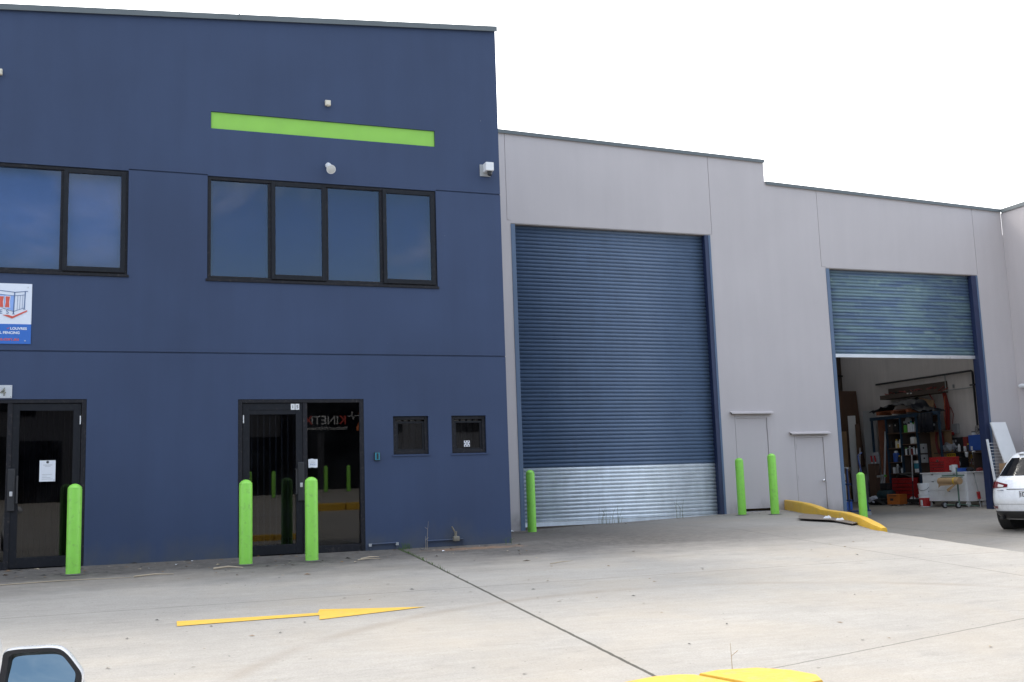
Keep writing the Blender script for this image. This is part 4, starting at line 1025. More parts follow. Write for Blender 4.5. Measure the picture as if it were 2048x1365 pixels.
solo(b, 'white_rag', 'crumpled white rag on the black bag on the garage floor', 'rag', smooth=True)
b = MB().use('rubber').add(me, Matrix.Translation((19.95, 24.2, FZ(19.9) + .08)) @ Matrix.Diagonal((.3, .5, .14, 1)))
solo(b, 'black_sack', 'black plastic sack lying on the garage floor left of the orange heater', 'bag', smooth=True)
b = MB().use('rubber').add(me, Matrix.Translation((20.55, 23.75, -.10)) @ Matrix.Diagonal((.28, .46, .085, 1)))
solo(b, 'black_bag', 'flat black bag on top of the large red tool cabinet', 'bag', smooth=True)
b = MB().use('yplastic'); b.box(20.88, 21.05, 22.35, 22.67, .35, .44, bev=.01); b.use('darkplastic'); b.box(20.87, 21.0, 22.15, 22.34, .34, .45, bev=.01)
for k in range(4): b.use('darkplastic'); b.box(20.875, 20.882, 22.38 + k * .07, 22.42 + k * .07, .38, .42)
solo(b, 'spirit_level_box', 'yellow and black box hanging under the wall shelf', 'box')
def spray_gun(x, y, z, label):
    t = thing('spray_gun', (x, y, z), label, 'spray gun', 'spray guns hanging over the bench')
    b = MB().use('white'); b.lathe((x, y, z), [(.02, 0), (.04, .05), (.045, .13), (.03, .15)], 12); b.build('cup', t, smooth=True)
    b = MB().use('chrome'); b.tube([(x, y, z), (x, y + .01, z - .09)], .018); b.tube([(x, y - .05, z - .05), (x, y + .08, z - .06)], .016); b.tube([(x, y + .06, z - .06), (x - .02, y + .10, z - .19)], .018); b.build('gun_body', t, smooth=True)
spray_gun(20.8, 21.87, .31, 'chrome spray gun with a white cup hanging left of the other, above the bench')
spray_gun(20.8, 21.62, .33, 'spray gun with a white cup hanging under the blue cabinet')
b = MB().use('darkplastic'); b.box(20.55, 20.8, 21.82, 22.06, -.06, .32, bev=.01); b.use('greyplastic'); b.lathe((20.54, 21.93, .16), [(.08, -.012), (.09, .012)], 18, 'X')
solo(b, 'bench_grinder', 'black bench grinder with a grey wheel at the back of the white bench', 'grinder', smooth=True)
# dark cupboard right of bench with bottles
t = thing('open_cupboard', (20.7, 21.1, -.85), 'dark open cupboard standing between the bench and the door jamb', 'cupboard')
b = MB().use('mdf2'); b.box(20.5, 21.2, 20.75, 20.78, -.83, .44); b.box(20.5, 21.2, 21.32, 21.35, -.83, .44); b.box(20.5, 21.2, 20.78, 21.32, .41, .44); b.build('carcass', t)
b = MB().use('mdf2'); b.box(20.5, 21.2, 20.78, 21.32, -.10, -.08); b.build('shelf', t)
b = MB().use('rubber'); b.box(21.17, 21.19, 20.78, 21.32, -.83, .41); b.build('back', t)
can(20.55, 20.95, .2, .05, .2, 'whitelam', 'whitelam', 'white bottle hanging by the right door jamb, upper of two', 'bottle', 'bottle')
can(20.5, 20.88, -.08, .05, .14, 'whitelam', 'whitelam', 'white bottle on the cupboard shelf by the right door jamb', 'bottle', 'bottle')
# bench
t = thing('work_bench', (19.6, 21.15, FZ(19.5)), 'long white drawer bench on castors inside the open garage', 'bench')
fz = FZ(19.5)
b = MB().use('whitelam'); b.box(19.36, 20.0, 20.42, 21.93, fz + .13, -.075); b.build('cabinet', t, bev=.004)
b = MB().use('whitelam'); b.box(19.32, 20.04, 20.38, 21.97, -.073, -.045); b.build('bench_top', t, bev=.004)
rows = ((-.25, -.085), (-.49, -.26), (-.755, -.50))
for k, (z0, z1) in enumerate(rows):
    for y0, y1 in (((21.18, 21.91), (20.46, 21.17)) if k == 2 else ((20.46, 21.91),)):
        b = MB().use('whitelam'); b.box(19.335, 19.359, y0, y1, z0, z1); d = b.build('drawer', t, bev=.002)
        for yy in ((21.55, 20.8) if k != 2 else ((y0 + y1) / 2 + .2,)):
            b = MB().use('darkplastic'); b.box(19.325, 19.336, yy - .035, yy + .035, z1 - .022, z1 - .004); b.build('handle', d)
for x, y in ((19.42, 20.5), (19.9, 20.5), (19.42, 21.8), (19.9, 21.8)):
    b = MB().use('whitelam'); b.lathe((x, y, fz + .065), [(.02, -.022), (.06, -.02), (.062, .02), (.02, .022)], 18, 'Y'); b.use('galv'); b.box(x - .03, x + .03, y - .03, y + .03, fz + .115, fz + .13); b.build('castor', t, smooth=True)
# red tool chests
def chest(name, x0, x1, y0, y1, z0, z1, n, label, top):
    t = thing(name, ((x0 + x1) / 2, (y0 + y1) / 2, z0), label, 'tool chest')
    b = MB().use('red'); b.box(x0, x1, y0, y1, z0, z1, bev=.008); b.build('case', t)
    zt = z1 - (z1 - z0) * top; h = (zt - z0) / n
    for k in range(n):
        b = MB().use('red'); b.box(x0 - .014, x0 - .001, y0 + .03, y1 - .03, z0 + k * h + .008, z0 + (k + 1) * h - .008); d = b.build('drawer', t, bev=.003)
        b = MB().use('darkplastic'); b.box(x0 - .022, x0 - .0145, y0 + .04, y1 - .04, z0 + (k + 1) * h - .022, z0 + (k + 1) * h - .010); b.build('drawer_pull', d)
    return t
ch = chest('red_tool_chest', 19.5, 19.95, 21.24, 21.80, -.04, .34, 4, 'red tool chest standing on the left end of the white bench', .3)
b = MB().use('chrome'); b.tube([(19.6, 21.23, .10), (19.6, 21.2, .10), (19.6, 21.2, .0), (19.6, 21.23, .0)], .012); b.build('handle', ch, smooth=True)
b = MB().use('chrome'); b.box(19.485, 19.495, 21.45, 21.55, .23, .25); b.box(19.485, 19.495, 21.49, 21.51, .20, .28); b.build('clasp', ch)
rc = chest('red_tool_cabinet', 20.3, 20.46, 23.35, 24.22, -.80, -.17, 6, 'large red roller tool cabinet standing under the shelf on the floor', .05)
b = MB().use('whitelam'); b.box(20.28, 20.46, 23.4, 24.1, -.845, -.80); b.build('plinth', rc)
# heater, buckets
t = thing('orange_heater', (19.65, 23.33, FZ(19.6)), 'small orange box heater on the floor before the red cabinet', 'heater')
z = FZ(19.6)
b = MB().use('orange'); b.box(19.5, 19.82, 23.10, 23.5, z + .03, z + .30, bev=.012, rot=.2); b.build('case', t)
b = MB().use('darkplastic'); b.box(19.49, 19.50, 23.27, 23.37, z + .13, z + .19, rot=.2); b.box(19.49, 19.50, 23.16, 23.4, z + .25, z + .27, rot=.2); b.build('grille', t)
for i, j in ((0, 0), (0, 1), (1, 0), (1, 1)): MB().use('white').box(19.55 + i * .2, 19.59 + i * .2, 23.14 + j * .3, 23.18 + j * .3, z, z + .03).build('foot', t)
z = FZ(19.3)
t = thing('red_label_bucket', (19.3, 21.85, z), 'white bucket with a red and white label, lower of two stacked by the bench', 'bucket')
b = MB().use('whitelam'); b.lathe((19.3, 21.85, z), [(.125, 0), (.145, .29), (.155, .30), (.155, .32)], 22); b.build('bucket', t, smooth=True)
b = MB().use('red'); b.lathe((19.3, 21.85, z), [(.1275, .02), (.142, .23)], 22, closed=False); b.use('white'); b.box(19.145, 19.165, 21.76, 21.86, z + .04, z + .18, rot=-.35); b.build('paper_label', t, smooth=True)
t = thing('white_bucket', (19.3, 21.85, z + .325), 'plain white bucket with a wire handle, stacked on the red labelled one', 'bucket')
b = MB().use('whitelam'); b.lathe((19.3, 21.85, z + .325), [(.125, 0), (.142, .23), (.15, .235), (.15, .27), (.135, .27), (.13, .2)], 22, closed=False); b.lathe((19.3, 21.85, z + .325), [(.13, .2), (.01, .19)], 22, closed=False); b.build('bucket', t, smooth=True)
b = MB().use('darkplastic'); b.tube([(19.3 - .15 * math.cos(a), 21.85 - .15 * math.sin(a), z + .325 + .22 - .13 * math.cos((a - .6) * 1.0)) for a in [-.95 + i * .31 for i in range(11)]], .005, 5); b.build('handle', t, smooth=True)
# trolley with a roll of brown paper
t = thing('paper_trolley', (19.05, 20.6, FZ(19)), 'green tube trolley carrying a thick roll of brown paper before the bench', 'trolley')
z = FZ(19)
b = MB().use('trolley'); b.tube([(19.1, 20.95, -.13), (19.1, 20.23, -.13)], .018); b.tube([(19.1, 20.46, .06), (19.1, 20.46, z + .08)], .018); b.tube([(19.1, 20.92, z + .08), (19.1, 20.48, z + .08)], .015); b.tube([(19.1, 20.46, z + .1), (19.25, 20.0, z + .05)], .012); b.tube([(19.05, 20.95, -.17), (19.05, 20.23, -.17)], .012); b.build('frame', t, smooth=True)
for y in (20.48, 20.93):
    b = MB().use('greyplastic'); b.lathe((19.08, y, z + .08), [(.02, -.025), (.05, -.025), (.055, -.02), (.055, .02), (.05, .025), (.02, .025)], 20, 'Y'); b.use('rubber'); b.lathe((19.08, y, z + .08), [(.0551, -.022), (.08, -.02), (.08, .02), (.0551, .022)], 20, 'Y'); b.build('wheel', t, smooth=True)
t = thing('paper_roll', (19.0, 20.6, -.26), 'thick roll of brown kraft paper hanging on the trolley, end torn', 'paper roll')
b = MB().use('kraft'); b.lathe((19.0, 20.6, -.26), [(.02, -.33), (.085, -.33), (.085, .34), (.02, .34)], 24, 'Y'); b.build('roll', t, smooth=True)
b = MB().use('kraft')
for poly in ([(20.9, -.30), (20.45, -.33), (20.5, -.36), (20.85, -.37), (20.93, -.42)], [(20.42, -.34), (20.3, -.32), (20.62, -.52), (20.66, -.46)]):
    b.prism([(y, zz) for y, zz in poly], 18.93, 18.934, lambda a, c, tt: (tt, a, c))
b.build('torn_end', t)
b = MB().use('yplastic'); b.lathe((19.0, 20.42, -.26), [(.0855, -.025), (.09, -.02), (.09, .02), (.0855, .025)], 24, 'Y'); b.build('yellow_band', t, smooth=True)
# bench top bits
b = MB().use('white'); b.lathe((19.55, 21.0, -.045), [(.07, 0), (.08, .05), (.08, .16), (.06, .18)], 16); b.box(19.5, 19.54, 21.08, 21.12, .0, .12, bev=.008)
solo(b, 'white_jug', 'white plastic jug on the bench beside the red tool chest', 'jug', smooth=True)
b = MB().use('trolley'); b.lathe((19.8, 21.0, -.045), [(.05, 0), (.13, .05), (.15, .1)], 18); solo(b, 'green_dish', 'dark green dish on the white bench', 'dish', smooth=True)
b = MB().use('darkplastic').add(me, Matrix.Translation((19.75, 20.72, -.0)) @ Matrix.Diagonal((.09, .12, .06, 1))); solo(b, 'tool_pouch', 'dark tool pouch on the bench right of the green dish', 'pouch', smooth=True)
b = MB().use('darkred').add(me, Matrix.Translation((19.9, 20.55, -.01)) @ Matrix.Diagonal((.07, .08, .05, 1))); solo(b, 'red_cloth', 'small red cloth at the right end of the white bench', 'cloth', smooth=True)
# T-handle pump leaning on bench's end
t = thing('floor_lifter', (19.45, 20.15, FZ(19.4)), 'T handled lifting tool with a red clamp leaning at the bench end', 'tool')
b = MB().use('darkplastic'); b.tube([(19.5, 20.33, -.10), (19.2, 20.02, -.10)], .018); b.build('handle', t, smooth=True)
b = MB().use('greyplastic'); b.tube([(19.35, 20.17, -.10), (19.42, 20.16, -.55), (19.44, 20.14, FZ(19.4))], .014); b.build('shaft', t, smooth=True)
b = MB().use('red'); b.tube([(19.40, 20.14, -.53), (19.42, 20.14, -.70)], .04); b.bar((19.47, 20.19, -.55), (19.35, 20.1, -.55), .03); b.bar((19.48, 20.19, -.69), (19.36, 20.1, -.69), .03); b.build('clamp', t, smooth=True)
# left floor things
t = thing('gas_bottle', (20.4, 25.1, FZ(20.4)), 'dark blue gas bottle standing at the left end of the shelf', 'bottle'); z = FZ(20.4)
b = MB().use(mat('dark_blue_steel', (.012, .022, .07), .4)); b.lathe((20.4, 25.1, z), [(.15, 0), (.155, .05), (.155, .55), (.13, .64), (.06, .69)], 20); b.build('body', t, smooth=True)
b = MB().use('darkplastic'); b.tube([(20.4, 25.1, z + .69), (20.4, 25.1, z + .78)], .03); b.tube([(20.3, 25.1, z + .72), (20.5, 25.1, z + .72)], .02); b.build('valve', t, smooth=True)
t = thing('timber_post', (20.2, 24.8, FZ(20.2)), 'short brown timber post standing behind the compressor', 'post')
b = MB().use('mdf'); b.box(20.12, 20.28, 24.66, 24.95, FZ(20.2), .25, bev=.006); b.build('post', t)
t = thing('handle_pack', (20.1, 24.7, .24), 'clear pack of red and white handled tools on the timber post', 'tools')
b = MB().use('clear'); b.box(20.16, 20.2, 24.52, 24.85, .25, .57, bev=.015); b.build('pack', t)
for y in (24.77, 24.62):
    b = MB().use('red'); b.tube([(20.13, y, .30), (20.13, y + .03, .48)], .024, 8); b.use('white'); b.tube([(20.13, y - .005, .26), (20.13, y, .30)], .02, 8); b.build('tool', t, smooth=True)
t = thing('air_compressor', (19.9, 24.0, FZ(19.9)), 'dark air compressor with a pale pump head left of the red cabinet', 'compressor'); z = FZ(19.9)
b = MB().use(mat('dark_teal_steel', (.015, .045, .055), .4)); b.lathe((19.9, 24.0, z + .25), [(.06, -.27), (.15, -.22), (.15, .22), (.06, .27)], 18, 'Y'); b.build('tank', t, smooth=True)
b = MB().use('darkplastic'); b.box(19.82, 19.98, 23.85, 24.15, z + .40, z + .58, bev=.02); b.build('motor', t)
b = MB().use('greyplastic'); b.tube([(19.86, 24.12, z + .58), (19.84, 24.0, z + .80)], .035); b.box(19.78, 19.88, 24.02, 24.2, z + .74, z + .80, bev=.01); b.build('pump_head', t, smooth=True)
b = MB().use('greenplastic'); b.lathe((19.8, 23.86, z + .78), [(.03, -.02), (.03, .02)], 10, 'X'); b.build('gauge', t)
b = MB().use('rubber')
for y in (23.8, 24.2): b.lathe((19.85, y, z + .08), [(.02, -.03), (.08, -.03), (.08, .03), (.02, .03)], 14, 'Y')
b.build('wheel', t, smooth=True)
t = thing('broom', (19.8, 22.8, FZ(19.8)), 'long handled broom standing before the red cabinet', 'broom')
b = MB().use('alu'); b.tube([(19.83, 22.8, .44), (19.8, 22.81, -.25)], .016); b.use('darkplastic'); b.tube([(19.8, 22.81, -.25), (19.78, 22.82, -.72)], .015); b.build('handle', t, smooth=True)
b = MB().use('rubber'); b.box(19.7, 19.86, 22.6, 22.98, -.80, -.72, bev=.015); b.build('head', t)
b = MB().use('darkplastic')
for k in range(30): b.tube([(19.72 + .12 * (k % 3) / 2, 22.62 + .34 * (k // 3) / 9, -.80), (19.70 + .15 * (k % 3) / 2, 22.58 + .42 * (k // 3) / 9, FZ(19.7) + .002)], .008, 4)
b.build('bristles', t)
# blue panel trolley half behind the left jamb
t = thing('panel_trolley', (16.6, 21.6, FZ(16.6)), 'blue steel panel trolley just inside the left jamb of the open garage', 'trolley'); z = FZ(16.6)
b = MB().use(mat('trolley_blue', (.02, .05, .17), .45))
for y in (21.3, 22.3):
    b.tube([(16.55, y, z + .12), (16.55, y, .12)], .022); b.tube([(17.1, y, z + .12), (16.9, y, .42), (17.02, y, .5)], .02)
for zz in (z + .14, z + .4, -.25): b.tube([(16.55, 21.2, zz), (16.55, 22.4, zz)], .02)
b.tube([(16.5, 21.3, z + .14), (17.15, 21.3, z + .14)], .02); b.tube([(16.5, 22.3, z + .14), (17.15, 22.3, z + .14)], .02)
b.use('greyplastic'); b.tube([(16.5, 21.2, .13), (17.1, 22.3, .15)], .025); b.build('frame', t, smooth=True)
for x, y in ((16.55, 21.3), (17.1, 21.3), (16.55, 22.3), (17.1, 22.3)):
    b = MB().use('greyplastic'); b.lathe((x, y, z + .06), [(.02, -.02), (.06, -.02), (.06, .02), (.02, .02)], 16, 'Y'); b.build('castor', t, smooth=True)
b = MB().use('blue'); b.box(16.5, 16.8, 21.5, 21.9, z + .16, z + .36, bev=.02); b.use('white'); b.box(16.49, 16.5, 21.55, 21.7, z + .2, z + .3); solo(b, 'blue_crate', 'blue crate with a white patch carried on the panel trolley', 'crate')
b = MB().use('cream'); b.box(17.0, 17.5, 22.6, 23.0, FZ(17.2), .0, bev=.01); b.use('mdf'); b.box(16.99, 17.51, 22.59, 23.01, -.2, -.16); solo(b, 'tall_carton', 'pale carton standing on the floor behind the blue panel trolley', 'carton')

# more stock and clutter
for k, (x, y, zz, h, lb) in enumerate(((20.6, 26.9, -.82, .45, 'large brown carton, bottom of the stack at the back of the garage'), (20.62, 26.88, -.36, .36, 'brown carton, second of the stack at the back of the garage'), (20.58, 26.92, .01, .30, 'brown carton, top of the stack at the back of the garage'))):
    b = MB().use('ply'); b.box(x - .25, x + .25, y - .28, y + .28, zz, zz + h, rot=.6 + .1 * k, bev=.006); b.use('kraft'); b.box(x - .255, x + .255, y - .03, y + .03, zz + .01, zz + h + .002, rot=.6 + .1 * k); solo(b, 'carton', lb, 'carton')
lean('birch_sheet', 20.2, 26.3, .5, -.9, 1.25, .03, 'ply', 'pale plywood sheet leaning in front of the brown board at the back left', 'board', 2, -45)
lean('laminate_offcut', 19.9, 26.0, .28, -.9, .95, .04, 'whitelam', 'short white panel leaning in front of the plywood sheet', 'panel', 2, -40)
for y, r, h, bd, cp, lb in ((23.2, .085, .2, 'whitelam', 'greyplastic', 'white paint tin on the floor between the red cabinet and the buckets'), (23.02, .075, .17, 'galv', 'darkplastic', 'silver paint tin with a dark lid on the floor beside the broom'), (22.5, .07, .2, 'darkplastic', 'red', 'black can with a red lid on the floor left of the white bucket')):
    can(20.1, y, FZ(20.1), r, h, bd, cp, lb, 'paint_tin', 'tin')
for y, z, L, key, lb in ((22.95, .40, .26, 'darkplastic', 'black handled tool hanging at the left of the peg board'), (22.78, .42, .30, 'red', 'red handled tool hanging on the peg board'), (22.12, .40, .22, 'yplastic', 'yellow handled tool hanging at the right of the peg board'), (22.02, .42, .28, 'darkplastic', 'long black tool hanging at the right end of the peg board')):
    b = MB().use(key); b.tube([(21.2, y, z), (21.19, y, z - L * .55)], .02, 8); b.use('galv'); b.tube([(21.19, y, z - L * .55), (21.19, y + .02, z - L)], .012, 6); b.bar((21.19, y - .04, z - L), (21.19, y + .06, z - L), .03); solo(b, 'hand_tool', lb, 'tool', smooth=True)
for y, bd, cp, h, lb in ((23.0, 'galv', 'darkplastic', .19, 'silver can at the left end of the wall shelf'), (22.1, 'whitelam', 'red', .16, 'white can with a red cap right of the charger rack'), (21.98, 'darkplastic', 'yplastic', .2, 'black can with a yellow cap beside the blue cabinet')):
    can(20.98, y, .48, .035, h, bd, cp, lb, 'spray_can', 'can')
for y, bd, lb in ((21.6, 'ply', 'open brown box of fittings on the bench before the grinder'), (20.85, 'blue', 'small blue tray on the bench near its right end')):
    z = -.045; b = MB().use(bd)
    for q in ((19.55, 19.57, y - .11, y + .11), (19.78, 19.80, y - .11, y + .11), (19.57, 19.78, y - .11, y - .09), (19.57, 19.78, y + .09, y + .11)): b.box(*q, z, z + .09)
    b.box(19.57, 19.78, y - .09, y + .09, z, z + .01)
    if y < 21: solo(b, 'parts_tray', lb, 'tray')
    else: b.bm.free()

# ------------------------------------------------------------------ outside right of the garage: leaning panels
def lean_out(name, p0, p1, q, th, key, label, cat):
    """sheet with bottom edge p0-p1 and top offset q"""
    p0, p1, q = Vector(p0), Vector(p1), Vector(q); n = (p1 - p0).cross(q).normalized() * th
    b = MB().use(key); A = [p0, p1, p1 + q, p0 + q]; V = [b.bm.verts.new(v) for v in A] + [b.bm.verts.new(v + n) for v in A]
    for f in ((0, 1, 2, 3), (7, 6, 5, 4), (0, 4, 5, 1), (1, 5, 6, 2), (2, 6, 7, 3), (3, 7, 4, 0)): b._f([V[i] for i in f])
    return solo(b, name, label, cat, bev=.003)
b = MB().use('ply'); b.box(19.0, 19.48, 18.72, 19.02, -.95, .115, bev=.005); solo(b, 'brown_carton', 'brown board box under the white panel outside the right jamb', 'box')
lean_out('laminate_sheet', (19.06, 18.93, .12), (19.50, 18.93, .12), (-.085, .22, .94), .035, 'whitelam', 'tall white panel leaning on the grey wall beside the open garage', 'panel')
t = thing('slatted_frame', (19.2, 19.05, -.9), 'white slatted frame standing behind the white panel outside the garage', 'frame')
for xx in (18.93, 19.53):
    b = MB().use('whitelam'); b.bar((xx + .02, 19.05, -.93), (xx - .03, 19.2, .68), .05, .03); b.build('stile', t)
for k in range(20):
    z = -.8 + k * .073; b = MB().use('whitelam'); b.bar((18.97, 19.07 + .0068 * k, z), (19.52, 19.07 + .0068 * k, z), .03, .012); b.build('slat', t)
b = MB().use('greenplastic'); b.box(19.2, 19.4, 18.45, 18.62, -.95, .03, bev=.02); b.box(19.19, 19.41, 18.44, 18.63, .02, .06, bev=.01); solo(b, 'green_bin', 'bright green bin standing behind the white car', 'bin')
lean_out('white_board', (19.75, 18.6, .40), (20.0, 18.35, .40), (-.03, .1, .42), .04, 'whitelam', 'white board leaning at the neighbouring wall, cut by the right edge of the photo', 'board')
b = MB().use('ply'); b.box(19.75, 20.05, 18.25, 18.65, -1.0, .395, bev=.005); solo(b, 'timber_stack', 'stack of timber boards behind the white car at the neighbouring wall', 'timber')

# ------------------------------------------------------------------ cars
NX, NY = 12, 3.4                                                      # plan outline |x|^NX + |y|^NY = 1
def slice_pt(x0, x1, hw, z, t, n=0):
    c, s_ = math.cos(t), math.sin(t); lo, hi = .5, 1.6
    for _ in range(30):
        m = (lo + hi) / 2
        if abs(c * m) ** NX + abs(s_ * m) ** NY > 1: hi = m
        else: lo = m
    return Vector(((x0 + x1) / 2 + (x1 - x0) / 2 * c * lo, hw * s_ * lo, z))
def lerp_levels(L, z):
    for a, d in zip(L, L[1:]):
        if a[0] <= z <= d[0]:
            f = (z - a[0]) / (d[0] - a[0]); f2 = f
            return [a[k] + (d[k] - a[k]) * f2 for k in range(4)]
    return L[-1] if z > L[-1][0] else L[0]
LOW = [(.20, .22, 4.15, .76), (.30, .07, 4.28, .84), (.42, .02, 4.32, .875), (.55, .0, 4.33, .89), (.66, .02, 4.32, .895), (.76, .05, 4.28, .895), (.86, .10, 4.2, .885), (.94, .15, 4.05, .865), (.98, .20, 3.9, .83)]
CAB = [(.96, .19, 3.25, .82), (1.05, .27, 3.05, .79), (1.2, .40, 2.72, .735), (1.32, .50, 2.42, .67), (1.40, .58, 2.2, .60), (1.445, .75, 2.0, .48), (1.46, 1.05, 1.8, .25)]
def loft(b, L, seg=128, cap=True, n=4.2, off=0):
    rg = []
    for z, x0, x1, hw in L:
        rg.append([b.bm.verts.new(slice_pt(x0 - off, x1 + off, hw + off, z, 2 * math.pi * k / seg, n)) for k in range(seg)])
    for a, d in zip(rg, rg[1:]):
        for k in range(seg): b._f([a[k], a[(k + 1) % seg], d[(k + 1) % seg], d[k]])
    b._f(rg[0][::-1])
    if cap: b._f(rg[-1])
def dense(L, m=4):
    """smooth (Catmull-Rom) resampling of the level table"""
    out = []
    for i in range(len(L) - 1):
        p0, p1, p2, p3 = L[max(i - 1, 0)], L[i], L[i + 1], L[min(i + 2, len(L) - 1)]
        for j in range(m):
            t = j / m
            out.append(tuple(.5 * (2 * p1[k] + (p2[k] - p0[k]) * t + (2 * p0[k] - 5 * p1[k] + 4 * p2[k] - p3[k]) * t * t + (3 * p1[k] - p0[k] - 3 * p2[k] + p3[k]) * t ** 3) for k in range(4)))
    out.append(L[-1]); return out
LOWD, CABD = dense(LOW), dense(CAB)
def patch(b, L, quadf, off, nu=14, nv=10, n=4.2):
    """piece of the body skin; quadf(u, v) -> (y, z) on the rear face, pushed out by off"""
    V = []
    for i in range(nu + 1):
        row = []
        for j in range(nv + 1):
            y, z = quadf(i / nu, j / nv)
            _, x0, x1, hw = lerp_levels(L, z)
            hw += off; yy = max(-hw * .9999, min(hw * .9999, y)); r = (1 - (abs(yy) / hw) ** NY) ** (1 / NX)
            x = (x0 + x1) / 2 - ((x1 - x0) / 2 + off) * r
            row.append(b.bm.verts.new((x, yy, z)))
        V.append(row)
    for i in range(nu):
        for j in range(nv): b._f([V[i][j], V[i + 1][j], V[i + 1][j + 1], V[i][j + 1]])
def sidepatch(b, L, pts, off, sgn, nu=16, nv=8, n=4.2):
    """pts(u, v) -> (x, z) on the flank"""
    V = []
    for i in range(nu + 1):
        row = []
        for j in range(nv + 1):
            x, z = pts(i / nu, j / nv); _, x0, x1, hw = lerp_levels(L, z)
            a = (x1 - x0) / 2 + off; q = max(-a * .9999, min(a * .9999, x - (x0 + x1) / 2)); r = (1 - (abs(q) / a) ** NX) ** (1 / NY)
            row.append(b.bm.verts.new(((x0 + x1) / 2 + q, sgn * (hw + off) * r, z)))
        V.append(row)
    for i in range(nu):
        for j in range(nv): b._f([V[i][j], V[i + 1][j], V[i + 1][j + 1], V[i][j + 1]])
def car(loc, rz, label, plate_txt):
    t = thing('parked_car', loc, label, 'car', None, rz)
    B = lambda b, nm, par=t, sm=True: b.build(nm, par, smooth=sm, local=True)
    b = MB().use('carpaint'); loft(b, LOWD); body = B(b, 'body')
    for sx in (.82, 3.52):                                            # wheel arches as dark liners
        for s_ in (1, -1):
            a = MB().use('rubber'); a.lathe((sx, s_ * .79, .32), [(.36, -.12), (.36, .105)], 28, 'Y'); B(a, 'wheel_arch', body)
    b = MB().use('carpaint'); loft(b, CABD); B(b, 'cabin')
    b = MB().use('carglass'); patch(b, CABD, lambda u, v: ((u - .5) * 2 * (.70 - .10 * v - .05 * v * v), 1.0 + .33 * v), .006); B(b, 'rear_window')
    b = MB().use('carglass')
    for s_ in (1, -1):
        sidepatch(b, CABD, lambda u, v: (.75 + .12 * v + (2.02 - .62 * v) * u, 1.01 + .33 * v), .006, s_)
    B(b, 'side_window')
    def wpatch(b):
        pass
    b = MB().use('carpaint'); b.box(.52, .82, -.42, .42, 1.395, 1.415, bev=.01); B(b, 'roof_spoiler')
    b = MB().use('darkplastic'); patch(b, LOWD, lambda u, v: ((u - .5) * 2 * .80, .215 + .145 * v), .012, 30, 6); B(b, 'bumper_insert')
    for s_ in (1, -1):
        lamp = lambda u, v, s_=s_: (s_ * (.44 + .435 * u), (.80 - .02 * u) + (.05 + .11 * u) * v)
        b = MB().use('lampred'); patch(b, LOWD, lamp, .012, 16, 6); lo = B(b, 'tail_lamp')
        b = MB().use('lampclear'); patch(b, LOWD, lambda u, v, s_=s_: (s_ * (.52 + .13 * u), .803 + (.028 + .03 * u) * v), .016, 8, 4); B(b, 'clear_lens', lo)
        b = MB().use('lampred'); patch(b, LOWD, lambda u, v, s_=s_: (s_ * (.66 + .16 * u), .405 + .05 * v), .014, 8, 3); B(b, 'reflector')
        b = MB().use('chrome'); patch(b, LOWD, lambda u, v, s_=s_: (s_ * (.5 + .15 * u), .735 + .012 * v), .014, 6, 2); B(b, 'badge')
    b = MB().use('darkplastic'); patch(b, LOWD, lambda u, v: ((u - .5) * 2 * (.86), .484 + .006 * v), .003, 30, 1); B(b, 'bumper_seam')
    b = MB().use('darkplastic'); patch(b, LOWD, lambda u, v: ((u - .5) * .9, .752 + .012 * v), .006, 20, 2); B(b, 'tailgate_recess')
    pl = MB().use('white'); pl.box(.012, .024, -.186, .186, .59, .724, bev=.003); plo = B(pl, 'number_plate', t, False)
    e = MB().use('paperink'); 
    for y0, y1, z0, z1 in ((-.186, .186, .588, .594), (-.186, .186, .72, .726), (-.19, -.182, .588, .726), (.182, .19, .588, .726)): e.box(.007, .0125, y0, y1, z0, z1)
    e.text(plate_txt, .115, Matrix.Translation((.010, .145, .622)) @ Matrix.Rotation(R(-90), 4, 'Z') @ Matrix.Rotation(R(90), 4, 'X'), .001, 'LEFT', .002, .95)
    e.box(.008, .0122, .158, .172, .62, .695); B(e, 'plate_lettering', plo, False)
    b = MB().use('chrome')
    ring = [(.062, .066 * math.cos(a), .842 + .052 * math.sin(a)) for a in [i * math.pi / 12 for i in range(25)]]; b.tube(ring, .006, 6)
    b.tube([(.06, .06 , .855), (.055, .03, .85), (.055, 0, .83), (.055, -.03, .85), (.06, -.06, .855)], .005, 6); B(b, 'emblem')
    for sx in (.82, 3.52):
        for s_ in (1, -1):
            w = MB().use('tyre'); w.lathe((sx, s_ * .78, .318), [(.21, -.1), (.30, -.105), (.318, -.085), (.318, .085), (.30, .105), (.21, .1)], 32, 'Y'); wo = B(w, 'wheel')
            w = MB().use('alu'); w.lathe((sx, s_ * .80, .318), [(.21, -.06), (.21, .06)], 26, 'Y', closed=False); w.lathe((sx, s_ * .80, .318), [(.05, -.03), (.05, .05)], 14, 'Y')
            for k in range(5):
                a = k * 1.2566; w.bar((sx + .04 * math.cos(a), s_ * .835, .318 + .04 * math.sin(a)), (sx + .21 * math.cos(a), s_ * .835, .318 + .21 * math.sin(a)), .05, .03, up=(0, 1, 0))
            B(w, 'rim', wo)
    b = MB().use('darkplastic'); b.lathe((.12, .60, .235), [(.03, -.06), (.035, .06)], 14, 'X'); B(b, 'exhaust')
    return t
car((15.47, 14.84, gz(16.0, 15.65)), R(17), 'white hatchback parked nose in at the right edge of the photo', 'DK6')
